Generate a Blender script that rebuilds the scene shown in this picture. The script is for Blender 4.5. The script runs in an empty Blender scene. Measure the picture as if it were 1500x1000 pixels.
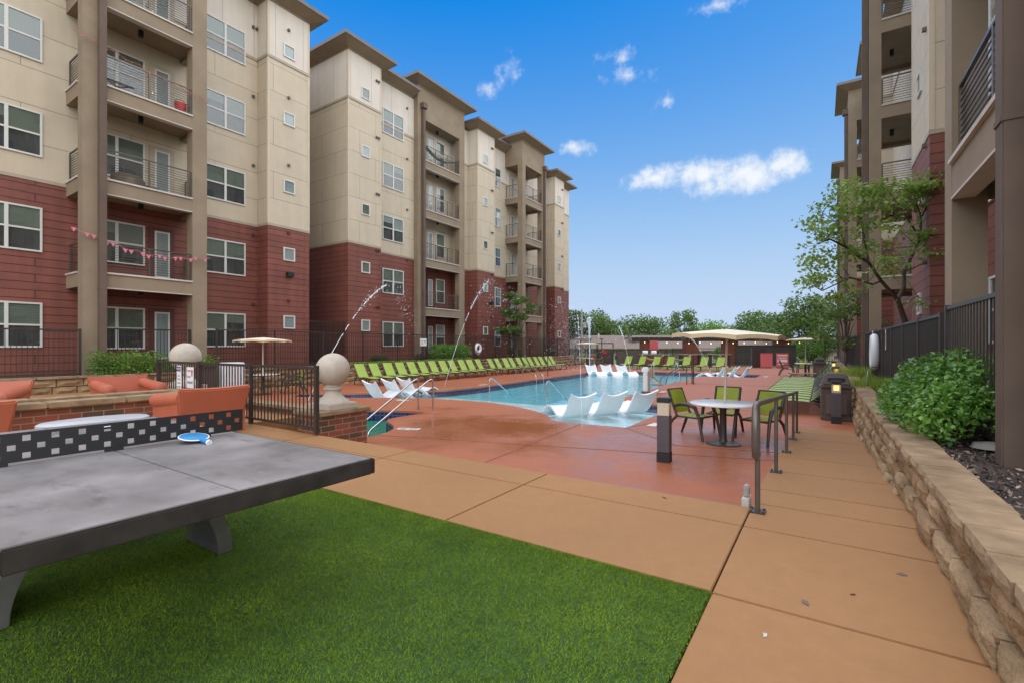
import bpy, bmesh, math, random
import numpy as np
from mathutils import Vector, Matrix
R = math.radians
random.seed(7); rng = np.random.default_rng(7)
sc = bpy.context.scene
COL = sc.collection

# ------------------------------------------------------------------ camera, sky, sun, exposure
cd = bpy.data.cameras.new('camera'); cam = bpy.data.objects.new('camera', cd); COL.objects.link(cam)
cam.location = (0, 0, 1.4); cam.rotation_euler = (R(90), 0, R(33.4))
cd.sensor_width = 36; cd.lens = 16.8; cd.shift_y = 0.004; cd.clip_start = .05; cd.clip_end = 3000
sc.camera = cam
sc.view_settings.view_transform = 'Standard'; sc.view_settings.look = 'None'
sc.view_settings.gamma = 1; sc.view_settings.use_curve_mapping = False
sc.view_settings.exposure = 1.1
SUN_EL, SUN_AZ = 70, 118          # degrees; azimuth clockwise from +Y
SKY = 0.10
sv = Vector((math.sin(R(SUN_AZ))*math.cos(R(SUN_EL)), math.cos(R(SUN_AZ))*math.cos(R(SUN_EL)), math.sin(R(SUN_EL))))
sd = bpy.data.lights.new('sun', 'SUN'); sun = bpy.data.objects.new('sun', sd); COL.objects.link(sun)
sd.energy = 3.0; sd.angle = R(150); sd.color = (1, .95, .87)
sun.rotation_euler = sv.to_track_quat('Z', 'Y').to_euler()

FW = Vector((-.5505, .8348, 0)); RT = Vector((.8348, .5505, 0)); UP = Vector((0, 0, 1))
def make_world():
    w = bpy.data.worlds.new('World'); sc.world = w; w.use_nodes = True
    nt = w.node_tree; N = nt.nodes; L = nt.links; N.clear()
    out = N.new('ShaderNodeOutputWorld'); bg = N.new('ShaderNodeBackground'); L.new(bg.outputs[0], out.inputs[0])
    sky = N.new('ShaderNodeTexSky'); sky.sky_type = 'NISHITA'; sky.sun_disc = False
    sky.sun_elevation = R(SUN_EL); sky.sun_rotation = R(SUN_AZ)
    sky.air_density = 1.0; sky.dust_density = 0.1; sky.ozone_density = 3.0; sky.altitude = 150
    tc = N.new('ShaderNodeTexCoord')
    def vm(op, a, b):
        n = N.new('ShaderNodeVectorMath'); n.operation = op
        for i, q in enumerate((a, b)):
            if isinstance(q, (tuple, Vector)): n.inputs[i].default_value = tuple(q)
            else: L.new(q, n.inputs[i])
        return n.outputs['Value'] if op == 'DOT_PRODUCT' else n.outputs['Vector']
    def m(op, a, b=0.0, c=None):
        n = N.new('ShaderNodeMath'); n.operation = op
        for i, q in enumerate((a, b) if c is None else (a, b, c)):
            if isinstance(q, (int, float)): n.inputs[i].default_value = q
            else: L.new(q, n.inputs[i])
        return n.outputs[0]
    def noise(scale, det):
        n = N.new('ShaderNodeTexNoise'); n.inputs['Scale'].default_value = scale; n.inputs['Detail'].default_value = det
        n.inputs['Roughness'].default_value = .62
        L.new(tc.outputs['Generated'], n.inputs['Vector']); return n.outputs['Fac']
    D = tc.outputs['Generated']
    # lobes of the small fair-weather clouds: azimuth offset, elevation, widths, strength (tangents of angles)
    lobes = [(.305, .35, .07, .026, 1), (.40, .36, .085, .033, 1.05), (.50, .36, .08, .042, 1.12), (.56, .375, .052, .04, 1.08), (.46, .345, .10, .032, 1),
             (.135, .413, .034, .017, .85), (-.012, .583, .036, .022, .42), (.25, .565, .045, .018, .5), (.21, .605, .036, .016, .36), (-.05, .53, .018, .02, .36), (.325, .51, .02, .016, .42), (.44, .715, .05, .014, .42)]
    F = None
    for (x, y, a, b, s) in lobes:
        c = (FW + RT*x + UP*y).normalized(); u = Vector((0, 0, 1)).cross(c).normalized(); v = c.cross(u)
        k = 1/math.sqrt(1+x*x+y*y)
        den = m('MAXIMUM', vm('DOT_PRODUCT', D, c), .02)
        uu = m('DIVIDE', vm('DOT_PRODUCT', D, u), den); vv = m('DIVIDE', vm('DOT_PRODUCT', D, v), den)
        uu = m('DIVIDE', uu, a*k); vv = m('DIVIDE', vv, b*k)
        r = m('SQRT', m('ADD', m('MULTIPLY', uu, uu), m('MULTIPLY', vv, vv)))
        f = m('MULTIPLY', m('SUBTRACT', 1.15, r), s)
        F = f if F is None else m('SMOOTH_MAX', F, f, .2)
    n1 = noise(24, 7); n2 = noise(70, 5)
    f = m('ADD', F, m('MULTIPLY', m('SUBTRACT', n1, .5), 2.3))
    f = m('ADD', f, m('MULTIPLY', m('SUBTRACT', n2, .5), .55))
    mr = N.new('ShaderNodeMapRange'); mr.interpolation_type = 'SMOOTHSTEP'
    L.new(f, mr.inputs[0]); mr.inputs[1].default_value = .0; mr.inputs[2].default_value = 1.15; mr.inputs[4].default_value = .97
    # clear air: the sky texture's channels rolled off towards the pale horizon
    sp = N.new('ShaderNodeSeparateXYZ'); L.new(sky.outputs[0], sp.inputs[0]); cb = N.new('ShaderNodeCombineXYZ'); g = SKY/.1*2**-sc.view_settings.exposure
    for i, (top, off, k) in enumerate(((.56, .90, .9), (.70, 1.0, .75), (.92, 0, .65))):
        e = m('EXPONENT', m('MULTIPLY', m('MAXIMUM', m('SUBTRACT', sp.outputs[i], off), .012), -k))
        L.new(m('MULTIPLY', m('SUBTRACT', 1, e), top*g), cb.inputs[i])
    sc1 = cb.outputs[0]
    cl = N.new('ShaderNodeMixRGB'); cl.inputs[1].default_value = (.38, .41, .45, 1); cl.inputs[2].default_value = (.47, .48, .49, 1); L.new(n1, cl.inputs[0])
    mx = N.new('ShaderNodeMixRGB'); L.new(mr.outputs[0], mx.inputs[0]); L.new(sc1, mx.inputs[1]); L.new(cl.outputs[0], mx.inputs[2])
    L.new(mx.outputs[0], bg.inputs[0]); bg.inputs[1].default_value = 1
make_world()

# ------------------------------------------------------------------ materials
MATS = {}
def newmat(name):
    m = bpy.data.materials.new(name); m.use_nodes = True; MATS[name] = m
    nt = m.node_tree; return m, nt, nt.nodes, nt.links, nt.nodes['Principled BSDF']
def nnoise(N, L, vec, scale, det=4, rough=.55):
    n = N.new('ShaderNodeTexNoise'); n.inputs['Scale'].default_value = scale; n.inputs['Detail'].default_value = det; n.inputs['Roughness'].default_value = rough
    L.new(vec, n.inputs['Vector']); return n.outputs['Fac']
def nmath(N, L, op, a, b=0.0, clamp=False):
    n = N.new('ShaderNodeMath'); n.operation = op; n.use_clamp = clamp
    for i, q in enumerate((a, b)):
        if isinstance(q, (int, float)): n.inputs[i].default_value = q
        else: L.new(q, n.inputs[i])
    return n.outputs[0]
def nmix(N, L, fac, a, b, mode='MIX'):
    n = N.new('ShaderNodeMixRGB'); n.blend_type = mode
    for i, q in enumerate((fac, a, b)):
        if isinstance(q, (int, float)): n.inputs[i].default_value = q
        elif isinstance(q, tuple): n.inputs[i].default_value = (*q, 1)
        else: L.new(q, n.inputs[i])
    return n.outputs[0]
def nrange(N, L, v, a, b, c=0, d=1):
    n = N.new('ShaderNodeMapRange'); L.new(v, n.inputs[0])
    for i, q in zip((1, 2, 3, 4), (a, b, c, d)): n.inputs[i].default_value = q
    return n.outputs[0]
def nbump(N, L, h, strength, dist, P):
    n = N.new('ShaderNodeBump'); n.inputs['Strength'].default_value = strength; n.inputs['Distance'].default_value = dist
    L.new(h, n.inputs['Height']); L.new(n.outputs[0], P.inputs['Normal'])
def mul(c, k): return tuple(x*k for x in c)
def pbr(name, c, rough=.6, var=.18, scale=2.5, bump=.15, bscale=60, bdist=.004, metal=0, spec=.5, c2=None):
    m, nt, N, L, P = newmat(name)
    tc = N.new('ShaderNodeTexCoord').outputs['Object']
    f = nnoise(N, L, tc, scale, 6)
    f = nrange(N, L, f, .3, .7)
    col = nmix(N, L, f, mul(c, 1-var), c2 or mul(c, 1+var)); L.new(col, P.inputs['Base Color'])
    P.inputs['Roughness'].default_value = rough; P.inputs['Metallic'].default_value = metal
    P.inputs['Specular IOR Level'].default_value = spec
    if bump: nbump(N, L, nnoise(N, L, tc, bscale, 4), bump, bdist, P)
    return m
def wallmat(name, c, w, h, mortar, dark=.55, var=.07, bump=.6, rough=.75, offs=.37, cvar=0.0, bumpn=.05, z0=0.0, mcol=None, c1=None, c2=None, squash=1):
    """panels, boards or bricks running along x or y and stacked in z"""
    m, nt, N, L, P = newmat(name)
    tc = N.new('ShaderNodeTexCoord').outputs['Object']
    sp = N.new('ShaderNodeSeparateXYZ'); L.new(tc, sp.inputs[0])
    cb = N.new('ShaderNodeCombineXYZ'); L.new(nmath(N, L, 'ADD', sp.outputs[0], sp.outputs[1]), cb.inputs[0])
    L.new(nmath(N, L, 'ADD', sp.outputs[2], -z0), cb.inputs[1])
    br = N.new('ShaderNodeTexBrick'); L.new(cb.outputs[0], br.inputs['Vector'])
    br.inputs['Scale'].default_value = 1; br.inputs['Brick Width'].default_value = w; br.inputs['Row Height'].default_value = h
    br.inputs['Mortar Size'].default_value = mortar; br.inputs['Mortar Smooth'].default_value = .15; br.offset = offs; br.inputs['Bias'].default_value = 0
    br.inputs['Color1'].default_value = (*(c1 or mul(c, 1-cvar)), 1); br.inputs['Color2'].default_value = (*(c2 or mul(c, 1+cvar)), 1)
    br.inputs['Mortar'].default_value = (*(mcol or mul(c, dark)), 1)
    f = nrange(N, L, nnoise(N, L, tc, 1.3, 7, .65), .3, .7, 1-var, 1+var)
    st = N.new('ShaderNodeMapping'); st.inputs['Scale'].default_value = (2.2, 2.2, .16); L.new(tc, st.inputs[0])
    f2 = nrange(N, L, nnoise(N, L, st.outputs[0], 1.6, 5), .35, .75, 1+var*.7, 1-var*.9)
    f = nmath(N, L, 'MULTIPLY', f, f2)
    col = nmix(N, L, 1, br.outputs['Color'], f, 'MULTIPLY'); L.new(col, P.inputs['Base Color'])
    P.inputs['Roughness'].default_value = rough
    hgt = nmath(N, L, 'SUBTRACT', nmath(N, L, 'MULTIPLY', nnoise(N, L, tc, 90, 3), bumpn), br.outputs['Fac'])
    nbump(N, L, hgt, bump, .012, P)
    return m
CREAM = (.505, .418, .302); PALE = (.60, .525, .44); TAUPE = (.245, .183, .120); RED = (.185, .056, .036)
wallmat('cream_panel', CREAM, 2.9, 1.2, .011, z0=6.76, dark=.5, cvar=.02, var=.055)
wallmat('pale_panel', PALE, 1.35, 40, .011, z0=14.0, dark=.55, var=.05)
wallmat('red_lap', RED, 7.2, .262, .013, dark=.28, z0=.3, cvar=.07, var=.16, rough=.65, bump=.9)
pbr('stucco', TAUPE, .85, .12, 1.2, .25, 130, .003)
pbr('stucco_dark', mul(TAUPE, .8), .85, .12, 1.2, .25, 130, .003)
pbr('cornice', mul(TAUPE, 1.05), .8, .1, 1.5, .1, 120, .003)
pbr('roof_edge', (.12, .10, .085), .5, .1)
pbr('trim_cream', mul(CREAM, 1.06), .7, .05); pbr('trim_band', mul(CREAM, .72), .7, .06)
pbr('slab_edge', (.5, .45, .39), .8, .1)
pbr('white_frame', (.58, .56, .51), .45, .04, bump=0)
pbr('door_panel', (.40, .33, .235), .5, .05, bump=0); pbr('door_red', (.10, .03, .025), .5, .05, bump=0)
pbr('dark_metal', (.052, .042, .036), .42, .15, 6, .05, 80, .001, metal=.3)
pbr('rail_metal', (.115, .095, .08), .35, .15, 6, .05, 80, .001, metal=.4)
pbr('downspout', (.125, .088, .066), .7, .12, 2, .04, 80, .001, spec=.2)
pbr('vent', (.12, .09, .06), .6)
pbr('black', (.012, .012, .013), .5, .2)
pbr('steel', (.55, .54, .52), .22, .08, 8, 0, metal=1)
pbr('white_plastic', (.74, .75, .76), .35, .04, 3, .03, 40, .002)
pbr('stone_finial', (.42, .36, .29), .85, .12, 6, .35, 160, .003)
pbr('cap_stone', (.25, .165, .093), .85, .3, 3.5, .6, 22, .012, spec=.15, c2=(.355, .245, .145))
pbr('buff_stone', (.29, .185, .095), .9, .35, 2.6, .9, 34, .02, spec=.2, c2=(.41, .28, .155))
pbr('brown_stone', (.22, .125, .06), .9, .4, 2.2, .9, 34, .02, spec=.2, c2=(.34, .215, .115))
pbr('orange_plastic', (.40, .105, .055), .5, .08, 2, .18, 220, .002)
pbr('green_sling', (.30, .40, .06), .7, .10, 4, .3, 260, .002)
pbr('olive_sling', (.26, .31, .022), .7, .12, 4, .3, 260, .002)
pbr('canvas', (.74, .66, .52), .8, .07, 2, .1, 150, .002); pbr('canvas_edge', (.56, .43, .25), .8, .07)
pbr('table_white', (.66, .65, .63), .22, .05)
pbr('brown_plastic', (.085, .058, .047), .55, .12, 4, .15, 100, .002)
pbr('concrete_grey', (.185, .168, .160), .5, .34, 2.3, .12, 90, .002, spec=.25, c2=(.27, .245, .235))
def stain(name, col2, sc_, lo, hi, amt):
    m = MATS[name]; nt = m.node_tree; N = nt.nodes; L = nt.links; P = N['Principled BSDF']; lk = P.inputs['Base Color'].links[0].from_socket
    tc = N.new('ShaderNodeTexCoord').outputs['Object']
    mp = N.new('ShaderNodeMapping'); mp.inputs['Scale'].default_value = (1, 2.2, 1); L.new(tc, mp.inputs[0])
    f = nmath(N, L, 'MULTIPLY', nrange(N, L, nnoise(N, L, mp.outputs[0], sc_, 8, .68), lo, hi), amt)
    L.new(nmix(N, L, f, lk, col2), P.inputs['Base Color'])
stain('concrete_grey', (.075, .066, .058), 3.2, .56, .74, .75); stain('concrete_grey', (.34, .32, .31), 7, .60, .78, .5)
pbr('table_edge', (.032, .026, .022), .7, .3, 8, .2, 90, .002, spec=.2)
pbr('blue_rubber', (.015, .19, .42), .5, .06)
pbr('bark', (.085, .062, .045), .9, .3, 6, .8, 40, .01)
pbr('soil', (.045, .030, .022), .95, .4, 5, .8, 50, .02)
pbr('red_board', (.60, .13, .14), .5, .05); pbr('sign_white', (.72, .70, .70), .5, .03); pbr('sign_purple', (.09, .07, .22), .5); pbr('sign_grey', (.28, .25, .26), .6); pbr('sign_red', (.5, .06, .08), .6)
pbr('grey_slat', (.085, .074, .066), .7, .2, 3, .2)
pbr('roof_shingle', (.155, .115, .09), .9, .2, 8, .5, 40, .02); pbr('house_wall', (.33, .27, .20), .8, .1)
pbr('timber_dark', (.06, .05, .043), .8, .25, 4)
pbr('pink_cloth', (.55, .16, .20), .8, .25, 30); pbr('teal_cloth', (.04, .20, .17), .8); pbr('red_cloth', (.45, .02, .03), .6); pbr('tan_cover', (.13, .095, .065), .8)
pbr('grey_concrete', (.30, .27, .235), .85, .15, 1.5, .3, 60, .004)
pbr('lava_rock', (.05, .035, .03), .95, .4, 20, 1, 60, .03)
pbr('tile_white', (.62, .58, .52), .5, .08)
wallmat('brick', (.3, .1, .06), .27, .092, .008, dark=.5, bump=.8, rough=.85, offs=.5, c1=(.27, .062, .032), c2=(.085, .052, .032), mcol=(.27, .20, .13), var=.18)
wallmat('brick_far', (.25, .09, .05), .22, .075, .006, bump=.5, offs=.5, c1=(.24, .062, .03), c2=(.17, .05, .028), mcol=(.2, .12, .08), var=.1)
wallmat('slat_wall', (.085, .072, .065), 4.2, .15, .012, dark=.35, bump=.8, cvar=.12, var=.15)
wallmat('pool_tile', (.02, .028, .10), .16, .16, .008, mcol=(.12, .12, .16), offs=0, bump=.2, rough=.2, cvar=.3)

def concrete(name, c, wet=False):
    m, nt, N, L, P = newmat(name); P.inputs['Specular IOR Level'].default_value = .28 if wet else .12
    tc = N.new('ShaderNodeTexCoord').outputs['Object']
    big = nrange(N, L, nnoise(N, L, tc, .55, 7, .6), .3, .7)
    fine = nrange(N, L, nnoise(N, L, tc, 9, 8, .7), .3, .7)
    col = nmix(N, L, big, mul(c, .86), mul(c, 1.12))
    col = nmix(N, L, nmath(N, L, 'MULTIPLY', fine, .4), col, mul(c, .7)); st_ = nrange(N, L, nnoise(N, L, tc, 1.1, 9, .72), .48, .72); col = nmix(N, L, nmath(N, L, 'MULTIPLY', st_, .55), col, (c[0]*.66, c[1]*.72, c[2]*.85))
    spots = nrange(N, L, nnoise(N, L, tc, 3.1, 3, .5), .70, .76)
    col = nmix(N, L, nmath(N, L, 'MULTIPLY', spots, .3), col, mul(c, .55))
    h = nnoise(N, L, tc, 140, 4)
    if wet:
        sp = N.new('ShaderNodeSeparateXYZ'); L.new(tc, sp.inputs[0])
        def blob(x, y, rx, ry):
            a = nmath(N, L, 'DIVIDE', nmath(N, L, 'SUBTRACT', sp.outputs[0], x), rx); b = nmath(N, L, 'DIVIDE', nmath(N, L, 'SUBTRACT', sp.outputs[1], y), ry)
            return nmath(N, L, 'SUBTRACT', 1, nmath(N, L, 'SQRT', nmath(N, L, 'ADD', nmath(N, L, 'MULTIPLY', a, a), nmath(N, L, 'MULTIPLY', b, b))))
        b = nmath(N, L, 'MAXIMUM', blob(-6.0, 8.4, 3.4, 2.6), blob(-2.6, 5.2, 2.6, 1.0))
        b = nmath(N, L, 'MAXIMUM', b, nmath(N, L, 'MULTIPLY', blob(-3.5, 8, 7, 4.5), .55))
        n2 = nnoise(N, L, tc, .75, 6, .6)
        wm = nrange(N, L, nmath(N, L, 'ADD', b, nmath(N, L, 'MULTIPLY', nmath(N, L, 'SUBTRACT', n2, .5), 2.2)), .05, .45)
        pud = nrange(N, L, nmath(N, L, 'ADD', b, nmath(N, L, 'MULTIPLY', nmath(N, L, 'SUBTRACT', n2, .5), 2.6)), .55, .85)
        col = nmix(N, L, nmath(N, L, 'MULTIPLY', wm, .36), col, mul(c, .62))
        col = nmix(N, L, nmath(N, L, 'MULTIPLY', pud, .35), col, (c[0]*.7, c[1]*.62, c[2]*.25))
        ro = nmath(N, L, 'SUBTRACT', nmath(N, L, 'SUBTRACT', .62, nmath(N, L, 'MULTIPLY', wm, .34)), nmath(N, L, 'MULTIPLY', pud, .17))
        L.new(ro, P.inputs['Roughness'])
    else:
        L.new(nrange(N, L, big, 0, 1, .62, .8), P.inputs['Roughness'])
    L.new(col, P.inputs['Base Color'])
    nbump(N, L, h, .16, .004, P)
concrete('tan_concrete', (.325, .170, .074)); concrete('red_deck', (.37, .118, .052), True)

def glass_mat(name, tint, rough, ior):
    m, nt, N, L, P = newmat(name); N.remove(P)
    out = N['Material Output']; mx = N.new('ShaderNodeMixShader'); tr = N.new('ShaderNodeBsdfTransparent'); gl = N.new('ShaderNodeBsdfGlossy'); fr = N.new('ShaderNodeLayerWeight'); fr.inputs['Blend'].default_value = .5
    f0 = ((ior-1)/(ior+1))**2; sch = nmath(N, L, 'ADD', nmath(N, L, 'MULTIPLY', nmath(N, L, 'POWER', fr.outputs['Facing'], 5), 1-f0), f0)
    tr.inputs[0].default_value = (*tint, 1); gl.inputs['Roughness'].default_value = rough
    L.new(sch, mx.inputs[0]); L.new(tr.outputs[0], mx.inputs[1]); L.new(gl.outputs[0], mx.inputs[2]); L.new(mx.outputs[0], out.inputs[0])
    return m, N, L, gl, fr
m, N, L, gl, fr = glass_mat('pane', (.87, .89, .87), .015, 1.75)
tc = N.new('ShaderNodeTexCoord').outputs['Object']; b = N.new('ShaderNodeBump'); b.inputs['Strength'].default_value = .05; b.inputs['Distance'].default_value = .02
L.new(nnoise(N, L, tc, 1.4, 2), b.inputs['Height']); L.new(b.outputs[0], gl.inputs['Normal'])
def watermat(name, tint, s1):
    m, N, L, gl, fr = glass_mat(name, tint, .02, 1.33)
    tc = N.new('ShaderNodeTexCoord').outputs['Object']; b = N.new('ShaderNodeBump'); b.inputs['Strength'].default_value = .55; b.inputs['Distance'].default_value = .05
    h = nmath(N, L, 'ADD', nnoise(N, L, tc, s1, 3, .55), nmath(N, L, 'MULTIPLY', nnoise(N, L, tc, s1*3.3, 2), .35))
    L.new(h, b.inputs['Height']); L.new(b.outputs[0], gl.inputs['Normal']); L.new(b.outputs[0], fr.inputs['Normal'])
watermat('pool_water_surface', (.86, .98, 1), 2.6); watermat('spa_water_surface', (.60, .93, .86), 3)
pbr('plaster_shallow', (.74, .81, .80), .7, .06, 1.2, 0); pbr('plaster_deep', (.40, .82, .90), .7, .10, .8, 0); pbr('spa_green', (.06, .42, .33), .6, .1)
m, nt, N, L, P = newmat('jet_water'); P.inputs['Base Color'].default_value = (.86, .9, .93, 1); P.inputs['Roughness'].default_value = .12
P.inputs['Alpha'].default_value = .5
m, nt, N, L, P = newmat('lamp_glow'); P.inputs['Base Color'].default_value = (.8, .4, .1, 1); P.inputs['Emission Color'].default_value = (1, .5, .12, 1); P.inputs['Emission Strength'].default_value = 1.3
m, nt, N, L, P = newmat('bulb_glow'); P.inputs['Base Color'].default_value = (.9, .6, .2, 1); P.inputs['Emission Color'].default_value = (1, .72, .3, 1); P.inputs['Emission Strength'].default_value = 2.0
pbr('lens_cream', (.52, .44, .32), .25, .1)
def blindmat(name, a, b, step):
    m, nt, N, L, P = newmat(name); tc = N.new('ShaderNodeTexCoord').outputs['Object']
    sp = N.new('ShaderNodeSeparateXYZ'); L.new(tc, sp.inputs[0])
    s = nmath(N, L, 'FRACT', nmath(N, L, 'MULTIPLY', sp.outputs[2], 1/step))
    L.new(nmix(N, L, nrange(N, L, s, .65, .95), a, b), P.inputs['Base Color']); P.inputs['Roughness'].default_value = .7
blindmat('blind_light', (.46, .50, .52), (.40, .43, .44), .085); blindmat('blind_mid', (.21, .245, .205), (.165, .19, .16), .085)
pbr('screen_dark', (.085, .084, .09), .8, .25, 1.5, 0)
def leafmat(name, a, b, spec=.35, trans=.25):
    m, nt, N, L, P = newmat(name); ge = N.new('ShaderNodeNewGeometry'); tc = N.new('ShaderNodeTexCoord').outputs['Object']
    f = nmath(N, L, 'ADD', nmath(N, L, 'MULTIPLY', ge.outputs['Random Per Island'], .6), nmath(N, L, 'MULTIPLY', nrange(N, L, nnoise(N, L, tc, .8, 3), .3, .7), .4))
    L.new(nmix(N, L, f, a, b), P.inputs['Base Color']); P.inputs['Roughness'].default_value = .5; P.inputs['Specular IOR Level'].default_value = spec
    tl = N.new('ShaderNodeBsdfTranslucent'); L.new(nmix(N, L, f, mul(a, 1.3), mul(b, 1.6)), tl.inputs[0])
    mx = N.new('ShaderNodeMixShader'); mx.inputs[0].default_value = trans; L.new(P.outputs[0], mx.inputs[1]); L.new(tl.outputs[0], mx.inputs[2]); L.new(mx.outputs[0], N['Material Output'].inputs[0])
leafmat('leaf_tree', (.040, .078, .016), (.125, .195, .036)); leafmat('leaf_bright', (.06, .135, .018), (.17, .30, .045)); leafmat('leaf_bush', (.020, .078, .009), (.175, .36, .042), .65)
leafmat('leaf_young', (.10, .18, .025), (.27, .37, .075), .35, .35); leafmat('leaf_purple', (.07, .055, .045), (.15, .12, .09)); leafmat('leaf_lime', (.14, .22, .02), (.28, .36, .05)); leafmat('leaf_dark', (.034, .066, .018), (.09, .145, .036))
m, nt, N, L, P = newmat('turf'); ge = N.new('ShaderNodeNewGeometry'); tc = N.new('ShaderNodeTexCoord').outputs['Object']
f = nmath(N, L, 'ADD', nmath(N, L, 'MULTIPLY', ge.outputs['Random Per Island'], .5), nmath(N, L, 'MULTIPLY', nrange(N, L, nnoise(N, L, tc, 1.6, 6), .34, .68), .6))
L.new(nmix(N, L, f, (.048, .105, .004), (.205, .305, .016)), P.inputs['Base Color']); P.inputs['Roughness'].default_value = .6; P.inputs['Specular IOR Level'].default_value = .12
pbr('turf_backing', (.03, .075, .012), .9, .3, 8, .8, 200, .01); pbr('lawn_far', (.075, .12, .03), .95, .35, .3, .5, 5, .05, c2=(.13, .16, .06)); pbr('grass_green', (.09, .22, .02), .9, .3, 4)
def mulchmat():
    m, nt, N, L, P = newmat('mulch_chip'); ge = N.new('ShaderNodeNewGeometry')
    r = N.new('ShaderNodeValToRGB'); L.new(ge.outputs['Random Per Island'], r.inputs[0])
    e = r.color_ramp.elements; e[0].color = (.022, .015, .012, 1); e[1].color = (.40, .30, .22, 1); e[1].position = 1
    q = r.color_ramp.elements.new(.62); q.color = (.075, .045, .035, 1)
    L.new(r.outputs[0], P.inputs['Base Color']); P.inputs['Roughness'].default_value = .85
mulchmat()

# ------------------------------------------------------------------ mesh helpers
class M:
    def __init__(s): s.v = []; s.f = []; s.m = []
    def add(s, v, f, mi=0):
        o = len(s.v); s.v += [tuple(p) for p in v]; s.f += [tuple(i+o for i in q) for q in f]; s.m += [mi]*len(f); return s
    def box(s, x0, x1, y0, y1, z0, z1, mi=0):
        x0, x1 = min(x0, x1), max(x0, x1); y0, y1 = min(y0, y1), max(y0, y1); z0, z1 = min(z0, z1), max(z0, z1)
        return s.add([(x, y, z) for z in (z0, z1) for y in (y0, y1) for x in (x0, x1)], [(0, 2, 3, 1), (4, 5, 7, 6), (0, 1, 5, 4), (2, 6, 7, 3), (0, 4, 6, 2), (1, 3, 7, 5)], mi)
    def bar(s, a, b, w, h=None, mi=0):
        a, b = Vector(a), Vector(b); d = (b-a).normalized(); h = h or w
        u = Vector((0, 0, 1)).cross(d); u = u.normalized() if u.length > 1e-4 else Vector((1, 0, 0)); v = d.cross(u)
        return s.add([p+u*i*w/2+v*j*h/2 for p in (a, b) for i, j in ((-1, -1), (1, -1), (1, 1), (-1, 1))], [(3, 2, 1, 0), (4, 5, 6, 7), (0, 1, 5, 4), (1, 2, 6, 5), (2, 3, 7, 6), (3, 0, 4, 7)], mi)
    def tube(s, pts, r, n=10, mi=0):
        pts = [Vector(p) for p in pts]; rs = r if isinstance(r, (list, tuple)) else [r]*len(pts)
        t0 = (pts[1]-pts[0]).normalized(); u = t0.orthogonal().normalized(); vs = []
        for i, p in enumerate(pts):
            t = ((pts[min(i+1, len(pts)-1)]-pts[max(i-1, 0)])).normalized()
            u = (u-t*u.dot(t)).normalized(); w = t.cross(u)
            vs += [p+(u*math.cos(k*2*math.pi/n)+w*math.sin(k*2*math.pi/n))*rs[i] for k in range(n)]
        fs = [(i*n+k, i*n+(k+1) % n, (i+1)*n+(k+1) % n, (i+1)*n+k) for i in range(len(pts)-1) for k in range(n)]
        fs += [tuple(range(n))[::-1], tuple(range((len(pts)-1)*n, len(pts)*n))]
        return s.add(vs, fs, mi)
    def lathe(s, prof, c=(0, 0, 0), n=32, mi=0):
        vs = [(c[0]+r*math.cos(k*2*math.pi/n), c[1]+r*math.sin(k*2*math.pi/n), c[2]+z) for r, z in prof for k in range(n)]
        fs = [(i*n+k, i*n+(k+1) % n, (i+1)*n+(k+1) % n, (i+1)*n+k) for i in range(len(prof)-1) for k in range(n)]
        fs += [tuple(range(n))[::-1], tuple(range((len(prof)-1)*n, len(prof)*n))]
        return s.add(vs, fs, mi)
    def prism(s, poly, z0, z1, mi=0):
        n = len(poly); vs = [(x, y, z0) for x, y in poly]+[(x, y, z1) for x, y in poly]
        return s.add(vs, [tuple(range(n))[::-1], tuple(range(n, 2*n))]+[(i, (i+1) % n, n+(i+1) % n, n+i) for i in range(n)], mi)
    def extr(s, prof, y0, y1, mi=0):                       # profile in x,z pushed along y
        n = len(prof); vs = [(x, y0, z) for x, z in prof]+[(x, y1, z) for x, z in prof]
        return s.add(vs, [tuple(range(n)), tuple(range(n, 2*n))[::-1]]+[(i, n+i, n+(i+1) % n, (i+1) % n) for i in range(n)], mi)
    def sheet(s, grid, t, mi=0):                           # grid[i][j] of points -> closed shell of thickness t
        nu, nv = len(grid), len(grid[0]); G = [[Vector(p) for p in row] for row in grid]
        def nor(i, j):
            a = G[min(i+1, nu-1)][j]-G[max(i-1, 0)][j]; b = G[i][min(j+1, nv-1)]-G[i][max(j-1, 0)]; return a.cross(b).normalized()
        vs = [G[i][j]+nor(i, j)*t/2 for i in range(nu) for j in range(nv)]+[G[i][j]-nor(i, j)*t/2 for i in range(nu) for j in range(nv)]
        k = nu*nv; fs = []
        for i in range(nu-1):
            for j in range(nv-1):
                a = i*nv+j; q = (a, a+nv, a+nv+1, a+1); fs.append(q); fs.append(tuple(x+k for x in q[::-1]))
        ring = [j for j in range(nv)]+[i*nv+nv-1 for i in range(1, nu)]+[(nu-1)*nv+j for j in range(nv-2, -1, -1)]+[i*nv for i in range(nu-2, 0, -1)]
        for a, b in zip(ring, ring[1:]+ring[:1]): fs.append((a, b, b+k, a+k))
        return s.add(vs, fs, mi)
    def xf(s, mat, start=0):
        s.v = s.v[:start]+[tuple(mat @ Vector(p)) for p in s.v[start:]]; return s
    def build(s, name, mats, parent=None, smooth=False, bevel=0, loc=None, kind=None, label=None, cat=None, group=None):
        me = bpy.data.meshes.new(name); me.from_pydata(s.v, [], s.f)
        for q in ([mats] if isinstance(mats, str) else mats): me.materials.append(MATS[q])
        if len(me.materials) > 1: me.polygons.foreach_set('material_index', s.m)
        bm = bmesh.new(); bm.from_mesh(me); bmesh.ops.recalc_face_normals(bm, faces=bm.faces)
        if bevel: bmesh.ops.bevel(bm, geom=[e for e in bm.edges if len(e.link_faces) == 2 and e.calc_face_angle(0) > .6], offset=bevel, segments=2, affect='EDGES', clamp_overlap=True)
        bm.to_mesh(me); bm.free()
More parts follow.
